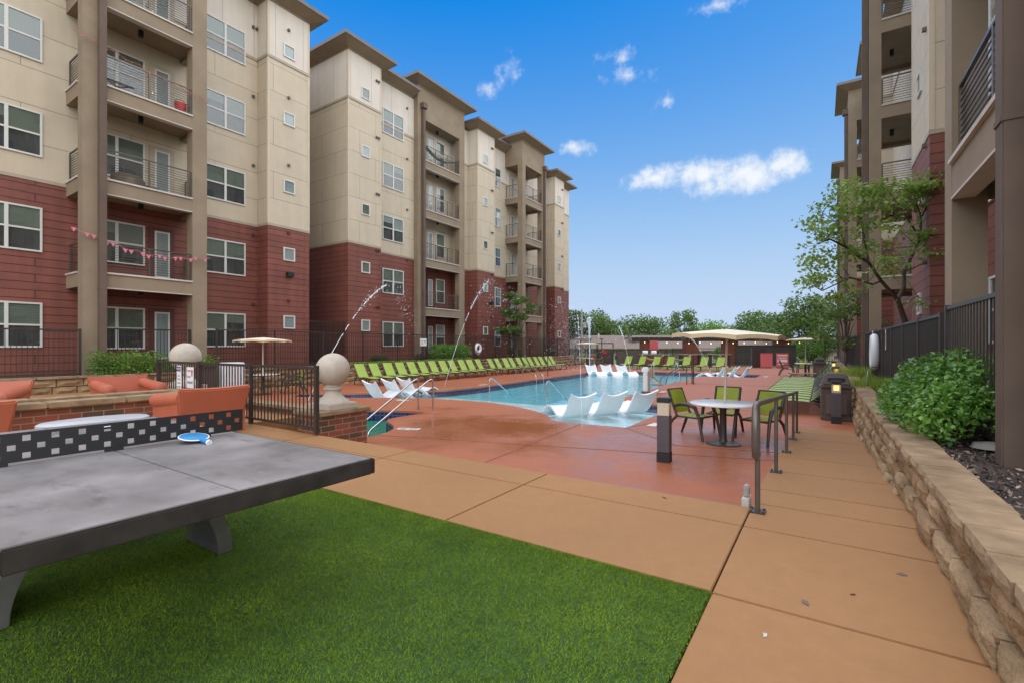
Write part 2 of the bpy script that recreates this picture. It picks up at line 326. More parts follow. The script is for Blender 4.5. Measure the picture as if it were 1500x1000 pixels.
        o = bpy.data.objects.new(name, me); COL.objects.link(o)
        if smooth: me.shade_smooth(); me.set_sharp_from_angle(angle=R(40))
        if parent: o.parent = parent
        if loc: o.location = loc
        return tag(o, label, cat, group, kind)
def tag(o, label=None, cat=None, group=None, kind=None):
    if label: o['label'] = label
    if cat: o['category'] = cat
    if group: o['group'] = group
    if kind: o['kind'] = kind
    return o
def thing(name, label, cat, loc=(0, 0, 0), rz=0, group=None):
    o = bpy.data.objects.new(name, None); COL.objects.link(o); o.location = loc; o.rotation_euler = (0, 0, rz); o.empty_display_size = .2
    return tag(o, label, cat, group)
def copy_tree(o, parent=None):
    c = o.copy(); COL.objects.link(c)
    if parent: c.parent = parent
    for ch in list(o.children): copy_tree(ch, c)
    return c
def nmesh(name, V, F, mat, parent=None, smooth=False):
    V = np.asarray(V, np.float32); F = np.asarray(F, np.int32); k = F.shape[1]
    me = bpy.data.meshes.new(name); me.vertices.add(len(V)); me.vertices.foreach_set('co', V.ravel())
    me.loops.add(F.size); me.loops.foreach_set('vertex_index', F.ravel())
    me.polygons.add(len(F)); me.polygons.foreach_set('loop_start', np.arange(0, F.size, k, dtype=np.int32)); me.polygons.foreach_set('loop_total', np.full(len(F), k, np.int32))
    me.materials.append(MATS[mat]); me.update(calc_edges=True); me.validate()
    o = bpy.data.objects.new(name, me); COL.objects.link(o)
    if parent: o.parent = parent
    return o
def unit(a): return a/np.maximum(np.linalg.norm(a, axis=1, keepdims=True), 1e-6)
def leaf_arrays(P, size, asp=.5, up=.35, jit=.4):
    n = len(P); nr = unit(rng.normal(size=(n, 3))+np.array([0, 0, up])); t = unit(np.cross(nr, rng.normal(size=(n, 3)))); b = np.cross(nr, t)
    s = (size*(1+rng.uniform(-jit, jit, n)))[:, None]
    V = np.stack([P-t*s*.5, P+b*s*asp*.5-t*s*.05, P+t*s*.5, P-b*s*asp*.5-t*s*.05], 1).reshape(-1, 3)
    return V, np.arange(4*n).reshape(n, 4)
def blob_pts(blobs, n, hollow=.45):
    B = np.array(blobs, float); w = (B[:, 3]*B[:, 4]*B[:, 5])**(2/3); w /= w.sum()
    k = rng.choice(len(B), n, p=w); d = unit(rng.normal(size=(n, 3))); r = rng.uniform(0, 1, n)**hollow
    return B[k, :3]+d*r[:, None]*B[k, 3:6]
def fill_poly(name, outer, holes, z, mat, kind):
    bm = bmesh.new()
    for ring in [outer]+holes:
        vs = [bm.verts.new((x, y, z)) for x, y in ring]
        for a, b in zip(vs, vs[1:]+vs[:1]): bm.edges.new((a, b))
    bmesh.ops.triangle_fill(bm, use_beauty=True, use_dissolve=False, edges=bm.edges[:])
    bmesh.ops.recalc_face_normals(bm, faces=bm.faces)
    for f in bm.faces:
        if f.normal.z < 0: f.normal_flip()
    me = bpy.data.meshes.new(name); bm.to_mesh(me); bm.free(); me.materials.append(MATS[mat])
    o = bpy.data.objects.new(name, me); COL.objects.link(o); o['kind'] = kind; return o
def arc(c, r, a0, a1, n, ax=(1, 0, 0), ay=(0, 0, 1)):
    c, ax, ay = Vector(c), Vector(ax), Vector(ay); return [c+ax*r*math.cos(a0+(a1-a0)*i/n)+ay*r*math.sin(a0+(a1-a0)*i/n) for i in range(n+1)]
def smooth_poly(p, n=2):
    for _ in range(n):
        q = []
        for a, b in zip(p, p[1:]+p[:1]): q += [(a[0]*.75+b[0]*.25, a[1]*.75+b[1]*.25), (a[0]*.25+b[0]*.75, a[1]*.25+b[1]*.75)]
        p = q
    return p

# ------------------------------------------------------------------ ground, deck, pool, path
DZ = -.35
pool = [(-15.4, 9.6), (-13.4, 10.45), (-12.5, 11.15), (-11.7, 11.55), (-10.7, 11.85), (-9.7, 11.97), (-8.9, 11.98), (-8.3, 11.88), (-7.5, 11.6), (-6.85, 11.25), (-6.2, 10.85), (-5.75, 10.4), (-5.45, 9.95), (-5.15, 9.82),
        (-4.6, 9.84), (-3.59, 9.9), (-3.62, 12), (-3.7, 14.0), (-5.72, 14.85), (-5.9, 18.7), (-6.1, 23.1), (-6.1, 28.9), (-3.3, 29.2), (-3.3, 32.4), (-7.5, 32.6), (-11.8, 31.9), (-13.1, 29.4), (-12.95, 27.7), (-12.6, 21), (-12.3, 16.3), (-12.5, 14.3), (-14.6, 11.4), (-16.2, 10.4)]
spa = smooth_poly([(-7.3, 6.0), (-7.5, 6.9), (-8.0, 7.4), (-8.75, 7.75), (-8.85, 8.5), (-8.7, 9.3), (-9.7, 9.15), (-11.0, 8.4), (-11.4, 6.6), (-10, 5.5), (-8.2, 5.4)], 1)
fill_poly('pool_deck', [(-18.9, 4.0), (1.4, 4.0), (1.4, 44), (-18.9, 44)], [pool, spa], DZ, 'red_deck', 'structure')
def ring_wall(name, poly, z0, z1, mat):
    g = M(); n = len(poly)
    for (a, b) in zip(poly, poly[1:]+poly[:1]): g.add([(a[0], a[1], z0), (b[0], b[1], z0), (b[0], b[1], z1), (a[0], a[1], z1)], [(0, 1, 2, 3)])
    o = g.build(name, mat); o['kind'] = 'structure'; return o
def inset(poly, k):
    cx = sum(p[0] for p in poly)/len(poly); cy = sum(p[1] for p in poly)/len(poly); return [(cx+(x-cx)*k, cy+(y-cy)*k) for x, y in poly]
ring_wall('pool_coping', pool, DZ-.05, DZ, 'red_deck'); ring_wall('pool_tile_band', pool, DZ-.26, DZ-.05, 'pool_tile'); ring_wall('pool_basin', pool, -1.8, DZ-.26, 'plaster_deep')
ring_wall('spa_coping', spa, DZ-.05, DZ, 'red_deck'); ring_wall('spa_tile_band', spa, DZ-.30, DZ-.05, 'pool_tile'); ring_wall('spa_basin', spa, -1.3, DZ-.30, 'spa_green')
fill_poly('pool_floor', pool, [], -1.75, 'plaster_deep', 'structure')
shelf = [p for p in pool if p[1] <= 14.01 or p == (-12.5, 14.3)]
shelf = pool[:18]+[(-5.74, 14.2), (-12.4, 14.35), (-14.6, 11.4), (-16.2, 10.4)]
M().prism(shelf, -1.7, -.64).prism([(-12.4, 14.35), (-5.74, 14.2), (-5.74, 14.75), (-12.4, 14.9)], -1.7, -.98).build('pool_shelf', 'plaster_shallow', kind='structure')
M().prism([(-13.1, 29.0), (-13.0, 27.9), (-10.2, 29.6), (-10.2, 32.2), (-11.8, 31.9)], -1.7, -.64).prism([(-6.5, 28.9), (-3.3, 29.2), (-3.3, 32.4), (-6.5, 32.5)], -1.7, -.64).build('pool_ledge', 'plaster_shallow', kind='structure')
fill_poly('pool_water', pool, [], -.45, 'pool_water_surface', 'structure'); fill_poly('spa_water', spa, [], -.58, 'spa_water_surface', 'structure')
fill_poly('spa_floor', spa, [], -1.25, 'spa_green', 'structure')
g = M()
for k in range(3): g.prism([(-8.95-k*.32, 7.3), (-7.2, 5.9-k*.1), (-8.0, 5.4), (-9.9-k*.2, 5.6)], -1.24, -.70-.15*k+.0)
g.build('spa_steps', 'spa_green', kind='structure')
M().prism([(-14.6, 11.42+.12), (-12.65, 14.25), (-12.45, 16.2), (-12.75, 16.2), (-12.95, 14.4), (-14.9, 11.6)], DZ+.002, DZ+.006).build('deck_edge_tile', 'cap_stone', kind='structure')
g = M()
for (a, b) in (((-.6, 8.3), (-9, 5.9)), ((-3.55, 9.8), (-2.2, 8.6)), ((-2.2, 8.6), (.6, 9.2)), ((-4.6, 9.7), (-4.2, 4.7)), ((-3.6, 9.8), (-.6, 20)), ((-3.6, 14), (.5, 14.6)), ((-6, 23), (.4, 23.6)), ((-12.6, 21), (-18.6, 21.4)), ((-12.4, 16), (-18.6, 16.2))):
    g.bar((*a, DZ+.003), (*b, DZ+.003), .014, .004)
g.build('deck_joints', pbr('joint_red', (.20, .065, .04), .8).name, kind='structure')
# far terrain with a hole under the courtyard
fill_poly('ground', [(-600, -300), (600, -300), (600, 900), (-600, 900)], [[(-18.9, 4.0), (-18.9, 44), (1.4, 44), (1.4, 4.0)]], -.42, 'lawn_far', 'structure')
# tan concrete path and patio as separate slabs with real joints
g = M(); J = .006
xs = [-19, -16.95, -14.9, -12.85, -10.8, -8.75, -6.7, -4.65, -2.56, -.55]
for a, b in zip(xs, xs[1:]):
    for c, d in ((2.9, 4.09), (4.09, 4.6)): g.box(a+J, b-J, c+J, d-J if d < 4.6 else d, -.2, 0)
for a, b in zip(xs[:7], xs[1:7]):
    for c, d in zip([-8, -5.8, -3.6, -1.4, .75], [-5.8, -3.6, -1.4, .75, 2.9]): g.box(a+J, b-J, c+J, d-J, -.2, 0)
ys = [-6, -4.2, -1.9, .6, 2.89, 4.09, 4.75, 5.25]
for c, d in zip(ys, ys[1:]): g.box(-.55+J, 1.2, c+J, d-J, -.2, 0)
for a, b in zip(xs[:6], xs[1:6]): g.box(a+J, b-J, 4.6+J, 5.6, -.2, 0)
g.build('path', 'tan_concrete', kind='structure', bevel=.005)
M().box(-19, -.55, 2.85, 4.59, -.5, -.19).box(-19, -8.76, 4.59, 5.59, -.5, -.19).build('path_base', 'tan_concrete', kind='structure')
g = M(); yr = [5.25, 6.35, 7.5, 8.65, 9.8, 10.9, 11.95]
zr = lambda y: -.345*(y-5.25)/6.7
for c, d in zip(yr, yr[1:]):
    x0, x1 = -.57, 1.2; c2, d2 = c+J, d-J
    g.add([(x0, c2, -.6), (x1, c2, -.6), (x1, d2, -.6), (x0, d2, -.6), (x0, c2, zr(c2)), (x1, c2, zr(c2)), (x1, d2, zr(d2)), (x0, d2, zr(d2))], [(0, 3, 2, 1), (4, 5, 6, 7), (0, 1, 5, 4), (1, 2, 6, 5), (2, 3, 7, 6), (3, 0, 4, 7)])
g.build('ramp', 'tan_concrete', kind='structure', bevel=.005)
# turf
M().box(-6.7, -.56, -8, 2.89, -.2, -.005).build('turf_base', 'turf_backing', kind='structure')
n = 480000
P = np.column_stack([rng.uniform(-5.6, -.548, n), 2.902-3.3*rng.uniform(0, 1, n)**1.15, np.full(n, -.004)])
h = rng.uniform(.007, .015, n)[:, None]; lean = rng.normal(size=(n, 3))*np.array([.8, .8, 0])+np.array([.25, -.1, 1]); a = rng.uniform(0, math.pi, n)
w = np.column_stack([np.cos(a), np.sin(a), np.zeros(n)])*.0015
V = np.stack([P-w, P+w, P+lean*h], 1).reshape(-1, 3)
o = nmesh('grass', V, np.arange(3*n).reshape(n, 3), 'turf'); o['kind'] = 'stuff'
# planting beds
M().box(-60, -18.85, -20, 44, -1, .44).build('planting_bed', 'soil', kind='structure')
M().prism([(.955, -20), (40, -20), (40, 60), (.60, 60), (.60, 44)], -1, .36).build('mulch_bed', 'soil', kind='structure')
n = 11000; P = np.column_stack([rng.uniform(.9, 2.2, n), 1.5+11*rng.uniform(0, 1, n)**1.6, np.full(n, .368)+rng.uniform(0, .02, n)])
V, F = leaf_arrays(P, .042, .36, 1.4, .65); o = nmesh('mulch', V, F, 'mulch_chip'); o['kind'] = 'stuff'

# ------------------------------------------------------------------ stone retaining walls
def block(g, x, y0, y1, z0, z1, depth, s, rough, nu=5, nv=4, mi=0):
    """one rock-faced block; face at x looking towards -s... s=-1 faces -x, s=+1 faces +x"""
    G = []
    for i in range(nu+1):
        row = []
        for j in range(nv+1):
            u, v = i/nu, j/nv; e = min(u, 1-u, v, 1-v)*2
            bul = rough*(min(1, e*2.2)**.6)*(.75+.5*random.random())
            edge = 0 if (i in (0, nu) or j in (0, nv)) else 1
            yy = y0+(y1-y0)*u+(random.uniform(-1, 1)*.012*edge); zz = z0+(z1-z0)*v+(random.uniform(-1, 1)*.008*edge)
            row.append((x+s*bul, yy, zz))
        G.append(row)
    vs = [p for r in G for p in r]; k = nv+1; fs = [(i*k+j, (i+1)*k+j, (i+1)*k+j+1, i*k+j+1) for i in range(nu) for j in range(nv)]
    o = len(vs); vs += [(x-s*depth, y0, z0), (x-s*depth, y1, z0), (x-s*depth, y1, z1), (x-s*depth, y0, z1)]
    fs += [(o, o+1, o+2, o+3)]
    A = [i*k for i in range(nu+1)]; B = [i*k+nv for i in range(nu+1)]; Cc = list(range(k)); Dd = [nu*k+j for j in range(k)]
    fs += [tuple(A[::-1]+[o, o+1]), tuple(B+[o+2, o+3]), tuple(Cc+[o+3, o]), tuple(Dd[::-1]+[o+1, o+2])]
    g.add(vs, fs, mi)
w = thing('stone_wall', 'low buff stone retaining wall with flat caps beside the ramp', 'wall', (.675, 0, 0), R(.45))
g = M(); lev = [(.165, .335, 0), (-.01, .16, -.035), (-.185, -.015, -.06), (-.36, -.19, -.08), (-.5, -.365, -.1)]
for q, (z0, z1, dx) in enumerate(lev):
    y = -1.0+q*.17
    while y < 44:
        Lb = random.choice((.3, .42, .42, .52)) if y < 18 else .6
        if not (q >= 2 and y < 4): block(g, dx+random.uniform(-.020, .020), y+.010, y+Lb-.010, z0+.004, z1-.004, .3, -1, .027, 7 if y < 12 else 3, 4 if y < 12 else 2, random.choice((0, 0, 1)))
        y += Lb
g.build('block_course', ['buff_stone', 'brown_stone'], w, smooth=False)
y = -1.0; proto = None
while y < 44:
    Lb = random.choice((.36, .42, .5)) if y < 14 else .62
    g = M(); block(g, -.015+random.uniform(-.010, .010), y+.005, y+Lb-.005, .338, .425+random.uniform(-.005, .005), .30, -1, .018, 6 if y < 12 else 2, 3, 0)
    g.build('cap_stone', 'cap_stone', w); y += Lb
w = thing('stone_wall', 'long rough tan stone retaining wall behind the row of green loungers', 'wall', (-18.8, 0, 0))
g = M()
for q, (z0, z1) in enumerate(((.2, .42), (-.03, .19), (-.26, -.04), (-.45, -.27))):
    y = -6+.2*q
    while y < 43.5:
        Lb = random.uniform(.35, .75); block(g, 0, y+.012, min(y+Lb, 43.6)-.012, z0+.006, z1-.006, .4, 1, .05, 3, 2, random.choice((0, 0, 1))); y += Lb
g.build('block_course', ['buff_stone', 'brown_stone'], w)
g = M()
y = -6
while y < 43.4: g.box(-.42, .07, y+.004, y+.88, .425, .49); y += .9
g.build('cap_course', 'cap_stone', w, bevel=.012)

# ------------------------------------------------------------------ apartment buildings
LV = [.65, 3.75, 6.85, 9.95, 13.05]
class Bld:
    def __init__(s, name, label, x0, sg, zo=0, loc=(0, 0, 0), rz=0):
        s.root = thing(name, label, 'apartment building', loc, rz); s.x0 = x0; s.s = sg; s.zo = zo
        s.red, s.cream, s.pale = M(), M(), M()
    def X(s, d): return s.x0+s.s*d
    def bx(s, g, d0, d1, y0, y1, z0, z1, mi=0): g.box(s.X(d0), s.X(d1), y0, y1, z0+s.zo, z1+s.zo, mi)
    def wall(s, y0, y1, d1, d0=-4, corners=False):
        s.bx(s.red, d0, d1, y0, y1, .2, 6.76); s.bx(s.cream, d0, d1, y0, y1, 6.76, 14.26); s.bx(s.pale, d0, d1, y0, y1, 14.26, 16.72)
        if corners:
            for z0, z1 in ((6.85, 14.2), (14.33, 16.7)):
                for y in (y0, y1):
                    k = 1 if y == y0 else -1
                    g = M(); s.bx(g, d1-.1, d1+.014, y-.014*k, y+.075*k, z0, z1); g.build('corner_trim', 'trim_cream', s.root)
        for e, z0, z1 in ((.035, 14.2, 14.32), (.02, 6.73, 6.84)):
            g = M(); s.bx(g, d0, d1+e, y0-e if corners else y0+.001, y1+e if corners else y1-.001, z0, z1); g.build('band_trim', 'trim_band', s.root)
    def flush(s):
        s.red.build('red_siding_wall', 'red_lap', s.root); s.cream.build('cream_panel_wall', 'cream_panel', s.root); s.pale.build('pale_panel_wall', 'pale_panel', s.root)
    def cornice(s, y0, y1, d1, z, over=.6, d0=-4, rise=.30, e0=None, e1=None):
        e0 = over if e0 is None else e0; e1 = over if e1 is None else e1
        z += s.zo; g = M(); X = s.X
        b = [(X(d0), y0-.02), (X(d1+.03), y0-.02), (X(d1+.03), y1+.02), (X(d0), y1+.02)]
        t = [(X(d0), y0-e0), (X(d1+over), y0-e0), (X(d1+over), y1+e1), (X(d0), y1+e1)]
        vs = [(*p, z) for p in b]+[(*p, z+.06) for p in b]+[(*p, z+rise) for p in t]
        fs = [(0, 1, 2, 3), (8, 9, 10, 11)]
        for k in (0, 4): fs += [(k+i, k+(i+1) % 4, k+4+(i+1) % 4, k+4+i) for i in range(4)]
        g.add(vs, fs)
        o = g.build('roof_cornice', 'cornice', s.root)
        t2 = [(X(d0), y0-e0-.03), (X(d1+over+.03), y0-e0-.03), (X(d1+over+.03), y1+e1+.03), (X(d0), y1+e1+.03)]
        M().prism(t2, z+rise+.004, z+rise+.17).build('fascia', 'roof_edge', o)
    def window(s, y0, y1, z0, z1, d, kind='twin', k=0, door=None):
        f = M(); t = .055
        def fr(a, b, c, e, dd=.05): s.bx(f, d, d+dd, a, b, c, e)
        fr(y0, y1, z0, z0+t); fr(y0, y1, z1-t, z1); fr(y0, y0+t, z0+t, z1-t); fr(y1-t, y1, z0+t, z1-t)
        zm = (z0+z1)/2; ym = (y0+y1)/2
        if kind == 'twin': fr(ym-.045, ym+.045, z0+t, z1-t, .047)
        cols = [(y0+t, ym-.045), (ym+.045, y1-t)] if kind == 'twin' else [(y0+t, y1-t)]
        if kind != 'small':
            for a, b in cols: fr(a, b, zm-.028, zm+.028, .043)
        w = f.build('window', 'white_frame', s.root)
        p = M(); bl = M()
        for i, (a, b) in enumerate(cols):
            s.bx(p, d+.020, d+.026, a, b, z0+t, z1-t)
            cut = zm if kind != 'small' else z0+t+.02
            r = (k*7+i*3) % 5
            if kind != 'small' and r == 1: cut = z0+(z1-z0)*.72
            up = 0 if (k % 3) else 2
            s.bx(bl, d+.003, d+.008, a, b, cut, z1-t, up)
            s.bx(bl, d+.003, d+.007, a, b, z0+t, cut, 1 if kind != 'small' else 0)
        p.build('pane', 'pane', w); bl.build('blind', ['blind_mid', 'screen_dark', 'blind_light'], w)
    def door(s, y0, y1, z0, d, mat='door_panel', h=2.15):
        g = M(); z1 = z0+h
        s.bx(g, d, d+.04, y0, y1, z0, z1)
        o = g.build('door', mat, s.root)
        f = M(); a, b, c, e = y0+.17, y1-.17, z0+.22, z1-.14
        for q in ((a, a+.06, c, e), (b-.06, b, c, e), (a+.06, b-.06, c, c+.06), (a+.06, b-.06, e-.06, e)): s.bx(f, d+.041, d+.062, *q)
        f.build('glass_frame', 'white_frame', o)
        q = M(); s.bx(q, d+.052, d+.056, a+.06, b-.06, c+.06, e-.06); q.build('pane', 'pane', o)
        q = M(); s.bx(q, d+.043, d+.047, a+.06, b-.06, c+.06, e-.06); q.build('blind', 'blind_light', o)
        q = M(); s.bx(q, d+.04, d+.10, y0+.06, y0+.10, z0+.98, z0+1.03); q.build('handle', 'steel', o)
    def railing(s, pts, z, h=.98, bars=10):
        g = M(); pts = [(s.X(d), y) for d, y in pts]
        for (a, b) in zip(pts, pts[1:]):
            g.bar((*a, z+s.zo+h), (*b, z+s.zo+h), .045, .04)
            Ld = math.dist(a, b); n = max(1, round(Ld/1.35))
            for i in range(n+1):
                t = i/n; p = (a[0]+(b[0]-a[0])*t, a[1]+(b[1]-a[1])*t); g.bar((*p, z+s.zo+.0), (*p, z+s.zo+h-.021), .045)
            for i in range(bars): g.bar((*a, z+s.zo+.1+i*(h-.13)/bars), (*b, z+s.zo+.1+i*(h-.13)/bars), .016)
        g.build('balcony_railing', 'rail_metal', s.root)
    def stack(s, y0, y1, d1, db, colw=.5, top=17.5, side0=True, side1=True, spout=None, ceil=15.6, cold=.45, back=0.0, oh=.6):
        g = M(); bx = s.bx; e = .005
        for a, b in ((y0, y0+colw), (y1-colw, y1)): bx(g, d1-cold, d1, a, b, .2, top)
        bx(g, d1-.25, d1-e, y0+colw, y1-colw, ceil, top)
        for (a, b, on) in ((y0+e, y0+.24, side0), (y1-.24, y1-e, side1)):
            bx(g, back, d1-cold, a, b, ceil, top)
            if not on: bx(g, back, d1-cold, a, b, .2, ceil)
        bx(g, db, d1-.25, y0+.24, y1-.24, ceil, ceil+.2)
        for z in LV[1:]:
            bx(g, d1-.25, d1-e, y0+colw, y1-colw, z-.44, z)
            bx(g, db, d1-.25, y0+.24, y1-.24, z-.30, z-.003)
            for (a, b, on) in ((y0+e, y0+.24, side0), (y1-.24, y1-e, side1)):
                if on: bx(g, back, d1-cold, a, b, z-.44, z)
        g.build('balcony_frame', 'stucco', s.root)
        for z in LV[1:]:
            q = [('slab_edge', d1-.2, d1+.04, y0+colw+.004, y1-colw-.004, z+.003, z+.06), ('soffit_bead', d1-.24, d1+.008, y0+colw+.004, y1-colw-.004, z-.475, z-.444)]
            if side0: q.append(('slab_edge', .01, d1-cold-.004, y0-.03, y0+.2, z+.003, z+.06))
            if side1: q.append(('slab_edge', .01, d1-cold-.004, y1-.2, y1+.03, z+.003, z+.06))
            for nm, *b6 in q: g = M(); bx(g, *b6); g.build(nm, 'slab_edge', s.root)
        for z in LV[1:]:
            s.railing([(d1-.09, y0+colw+.03), (d1-.09, y1-colw-.03)], z+.06)
            if side0: s.railing([(.06, y0+.09), (d1-cold-.03, y0+.09)], z+.06)
            if side1: s.railing([(.06, y1-.09), (d1-cold-.03, y1-.09)], z+.06)
        for z in LV:
            q = M(); c = ceil if z == LV[-1] else z+3.1-.3; ym = (y0+y1)/2
            bx(q, (db+d1)/2-.06, (db+d1)/2+.06, ym-.06, ym+.06, c-.24, c-.004); q.build('ceiling_light', 'black', s.root)
        if spout is not None:
            q = M(); bx(q, d1+.01, d1+.2, spout, spout+.2, .2, top-1.35); bx(q, d1+.004, d1+.3, spout-.08, spout+.28, top-1.35, top-1.0); bx(q, d1+.004, d1+.21, spout-.01, spout+.21, 3.2, 3.27)
            q.build('downspout', 'downspout', s.root, bevel=.01)
        s.cornice(y0, y1, d1, top, oh, d0=-2)
    def vent(s, y, z, d, pair=False, mat='vent'):
        g = M()
        for k in ((0, .16) if pair else (0,)): s.bx(g, d, d+.09, y+k, y+k+.1, z, z+.1)
        g.build('wall_vent', mat, s.root)

# --- left, near block
A = Bld('apartment_building', 'near red and cream five storey apartment block behind the fire pit', -21.5, 1)
A.wall(-14, 11.7, 0); A.wall(11.7, 13.73, .84, -10, True); A.flush()
A.cornice(-14, 11.7, 0, 16.72, e1=-.02); A.cornice(11.7, 13.73, .84, 16.72, d0=-10)
A.stack(5.19, 8.86, 1.65, 0, spout=5.68-.12, back=0)
kk = 0
for z in LV:
    for y0 in (-8.6, -1.6, 2.95): A.window(y0, y0+1.65, z+.69, z+2.14, 0, 'twin', kk); kk += 1
    A.window(9.47, 11.15, z+.69, z+2.14, 0, 'twin', kk+1); A.window(12.42, 12.98, z+1.52, z+2.12, .84, 'small', kk)
    A.window(5.72, 7.42, z+.62, z+2.14, 0, 'twin', kk+2); A.door(7.56, 8.4, z+.02, 0, 'door_panel' if z > 6 else 'door_red')
    A.vent(11.45, z+2.55, 0, z > 13, 'vent' if z > 6 else 'door_red'); A.vent(12.62, z+2.75, .84, False, 'vent' if z > 6 else 'door_red')
g = M(); A.bx(g, .84, 1.02, 12.55, 12.85, 4.55, 4.75); g.build('wall_light', 'black', A.root)
# --- left, far block
B = Bld('apartment_building', 'far red and cream five storey apartment block behind the long lounger row', -21.5, 1)
B.wall(15.95, 18.13, .84, -10, True); B.wall(18.13, 21.75, 0); B.wall(21.75, 25.85, -.55, -6); B.wall(25.85, 26.9, 0); B.wall(26.9, 28.95, .84, -4, True); B.wall(28.95, 38.4, 0); B.wall(38.4, 40.2, .84, -4, True); B.wall(40.2, 42.9, 0, corners=False); B.flush()
B.cornice(15.95, 18.13, .84, 16.72, d0=-10); B.cornice(18.15, 21.45, 0, 16.74, e0=-.02, e1=-.02); B.cornice(26.9, 28.95, .84, 16.72); B.cornice(28.97, 31.6, 0, 16.74, e0=-.02, e1=-.02); B.cornice(38.4, 40.2, .84, 16.72); B.cornice(40.22, 42.9, 0, 16.74, e0=-.02); B.cornice(35.1, 38.38, 0, 16.74, e0=-.02, e1=-.02)
B.stack(21.5, 26.05, .35, -.55, colw=.55, spout=21.78, side0=False, side1=False, top=17.5, cold=.4, back=-.2)
B.stack(31.6, 35.1, 1.65, 0, colw=.45, spout=34.82, top=17.35)
for k, z in enumerate(LV):
    B.window(16.78, 17.34, z+1.52, z+2.12, .84, 'small', k); B.window(18.95, 20.6, z+.69, z+2.14, 0, 'twin', k+1)
    B.door(23.15, 23.9, z+.02, -.55, 'door_panel' if z > 6 else 'door_red'); B.window(24.1, 24.95, z+.5, z+2.14, -.55, 'single', k)
    B.window(27.55, 28.1, z+1.52, z+2.12, .84, 'small', k+2); B.window(29.4, 30.95, z+.69, z+2.14, 0, 'twin', k)
    B.door(32.2, 33.0, z+.02, 0, 'door_panel' if z > 6 else 'door_red'); B.window(33.3, 34.4, z+.5, z+2.14, 0, 'single', k+1)
    B.window(38.95, 39.5, z+1.52, z+2.12, .84, 'small', k+1)
    for (y, d) in ((17.75, .84), (28.5, .84), (39.7, .84), (20.85, 0)): B.vent(y, z+2.8, d, d > 0, 'vent' if z > 6 else 'door_red')
g = M(); B.bx(g, .84, 1.05, 28.3, 28.62, 4.4, 4.65); g.build('wall_light', 'black', B.root)
# --- right block
C = Bld('apartment_building', 'shaded apartment block along the right with stacked balconies', 3.15, -1, .1, (0, 0, 0), R(.57))
C.wall(3.2, 16.2, 0); C.wall(16.2, 19.0, .78, -4, True); C.wall(19.0, 31.5, 0); C.wall(31.5, 33.8, .78, -4, True); C.wall(33.8, 47.5, 0); C.wall(47.5, 49.8, .78, -4, True); C.wall(49.8, 60, 0); C.flush()
for (a, b) in ((3.2, 16.18), (19.02, 31.48), (33.82, 47.48), (49.82, 60)): C.cornice(a, b, 0, 16.74, e0=-.02, e1=-.02)
for (a, b) in ((16.2, 19.0), (31.5, 33.8), (47.5, 49.8)): C.cornice(a, b, .78, 16.72)
C.stack(5.25, 9.12, 1.65, 0, colw=.42, spout=5.68, cold=.36); C.stack(21.8, 25.3, 1.65, 0, colw=.45, spout=21.95, cold=.36)
C.stack(37.4, 41.0, 1.65, 0, colw=.45, spout=37.55); C.stack(53, 56.5, 1.65, 0, colw=.45, spout=53.2)
for k, z in enumerate(LV):
    C.window(17.3, 17.86, z+1.52, z+2.12, .78, 'small', k); C.window(32.4, 32.95, z+1.52, z+2.12, .78, 'small', k); C.window(10.6, 12.3, z+.69, z+2.14, 0, 'twin', k); C.window(13.6, 15.3, z+.69, z+2.14, 0, 'twin', k+1)
    for y in (22.3, 37.9, 53.5, 5.8): C.door(y, y+.85, z+.02, 0, 'door_panel' if z > 6 else 'door_red'); C.window(y+1.1, y+2.6, z+.62, z+2.14, 0, 'twin', k)
    C.window(19.4, 21.0, z+.69, z+2.14, 0, 'twin', k)
    C.vent(16.6, z+2.8, .78)

# ------------------------------------------------------------------ fences
def fence(label, p0, p1, z0, z1, gap=.115, post=2.3, mat='dark_metal', n=None, group=None, pw=.06):
    a, b = Vector((*p0, 0)), Vector((*p1, 0)); Ld = (b-a).length
    r = thing('fence', label, 'fence', (p0[0], p0[1], z0), math.atan2(b.y-a.y, b.x-a.x), group); H = z1-z0
    np_ = n or max(1, round(Ld/post))
    for i in range(np_+1):
        x = Ld*i/np_; M().box(x-pw/2, x+pw/2, -pw/2, pw/2, 0, H+.02).build('fence_post', mat, r)
    for i in range(np_):
        x0, x1 = Ld*i/np_+pw/2+.002, Ld*(i+1)/np_-pw/2-.002
        g = M(); g.box(x0, x1, -.02, .02, H-.045, H); g.box(x0, x1, -.018, .018, .08, .115)
        m = max(1, int((x1-x0)/gap))
        for k in range(1, m+1): x = x0+(x1-x0)*k/(m+1); g.box(x-.008, x+.008, -.008, .008, .115, H-.045)
        g.build('baluster_panel', mat, r)
    return r
fence('brown metal picket fence around the left ground floor patio', (-19.55, -3), (-19.55, 5.05), .44, 1.9)
fence('metal picket fence across the ground floor patio opening of the near block', (-19.95, 5.75), (-19.95, 8.3), .62, 1.98)
fence('long brown picket fence on the bed behind the green loungers', (-19.3, 8.95), (-19.3, 43.2), .44, 2.02)
fence('tall dark fence closing the gap between the two apartment blocks', (-20.9, 13.7), (-20.9, 16.0), .5, 2.6, .09)
fence('dark picket fence between the brick pillars by the fire pit', (-12.35, 4.52), (-6.66, 4.55), .02, 1.07, .105, n=3)
fence('dark close picket fence along the planting bed under the young tree', (1.38, 9.15), (1.18, 21.6), .38, 1.86, .085, post=1.9)
fence('dark close picket fence in the nearest patio opening on the right', (1.40, 5.95), (1.36, 8.62), .38, 1.92, .125, n=1)
fence('dark picket fence by the far end of the right block', (1.14, 25.4), (1.0, 37.3), .38, 1.86, .08)
fence('short dark fence crossing the bed at the far right', (-.1, 33), (1.1, 33), .4, 1.9, .09, n=1)

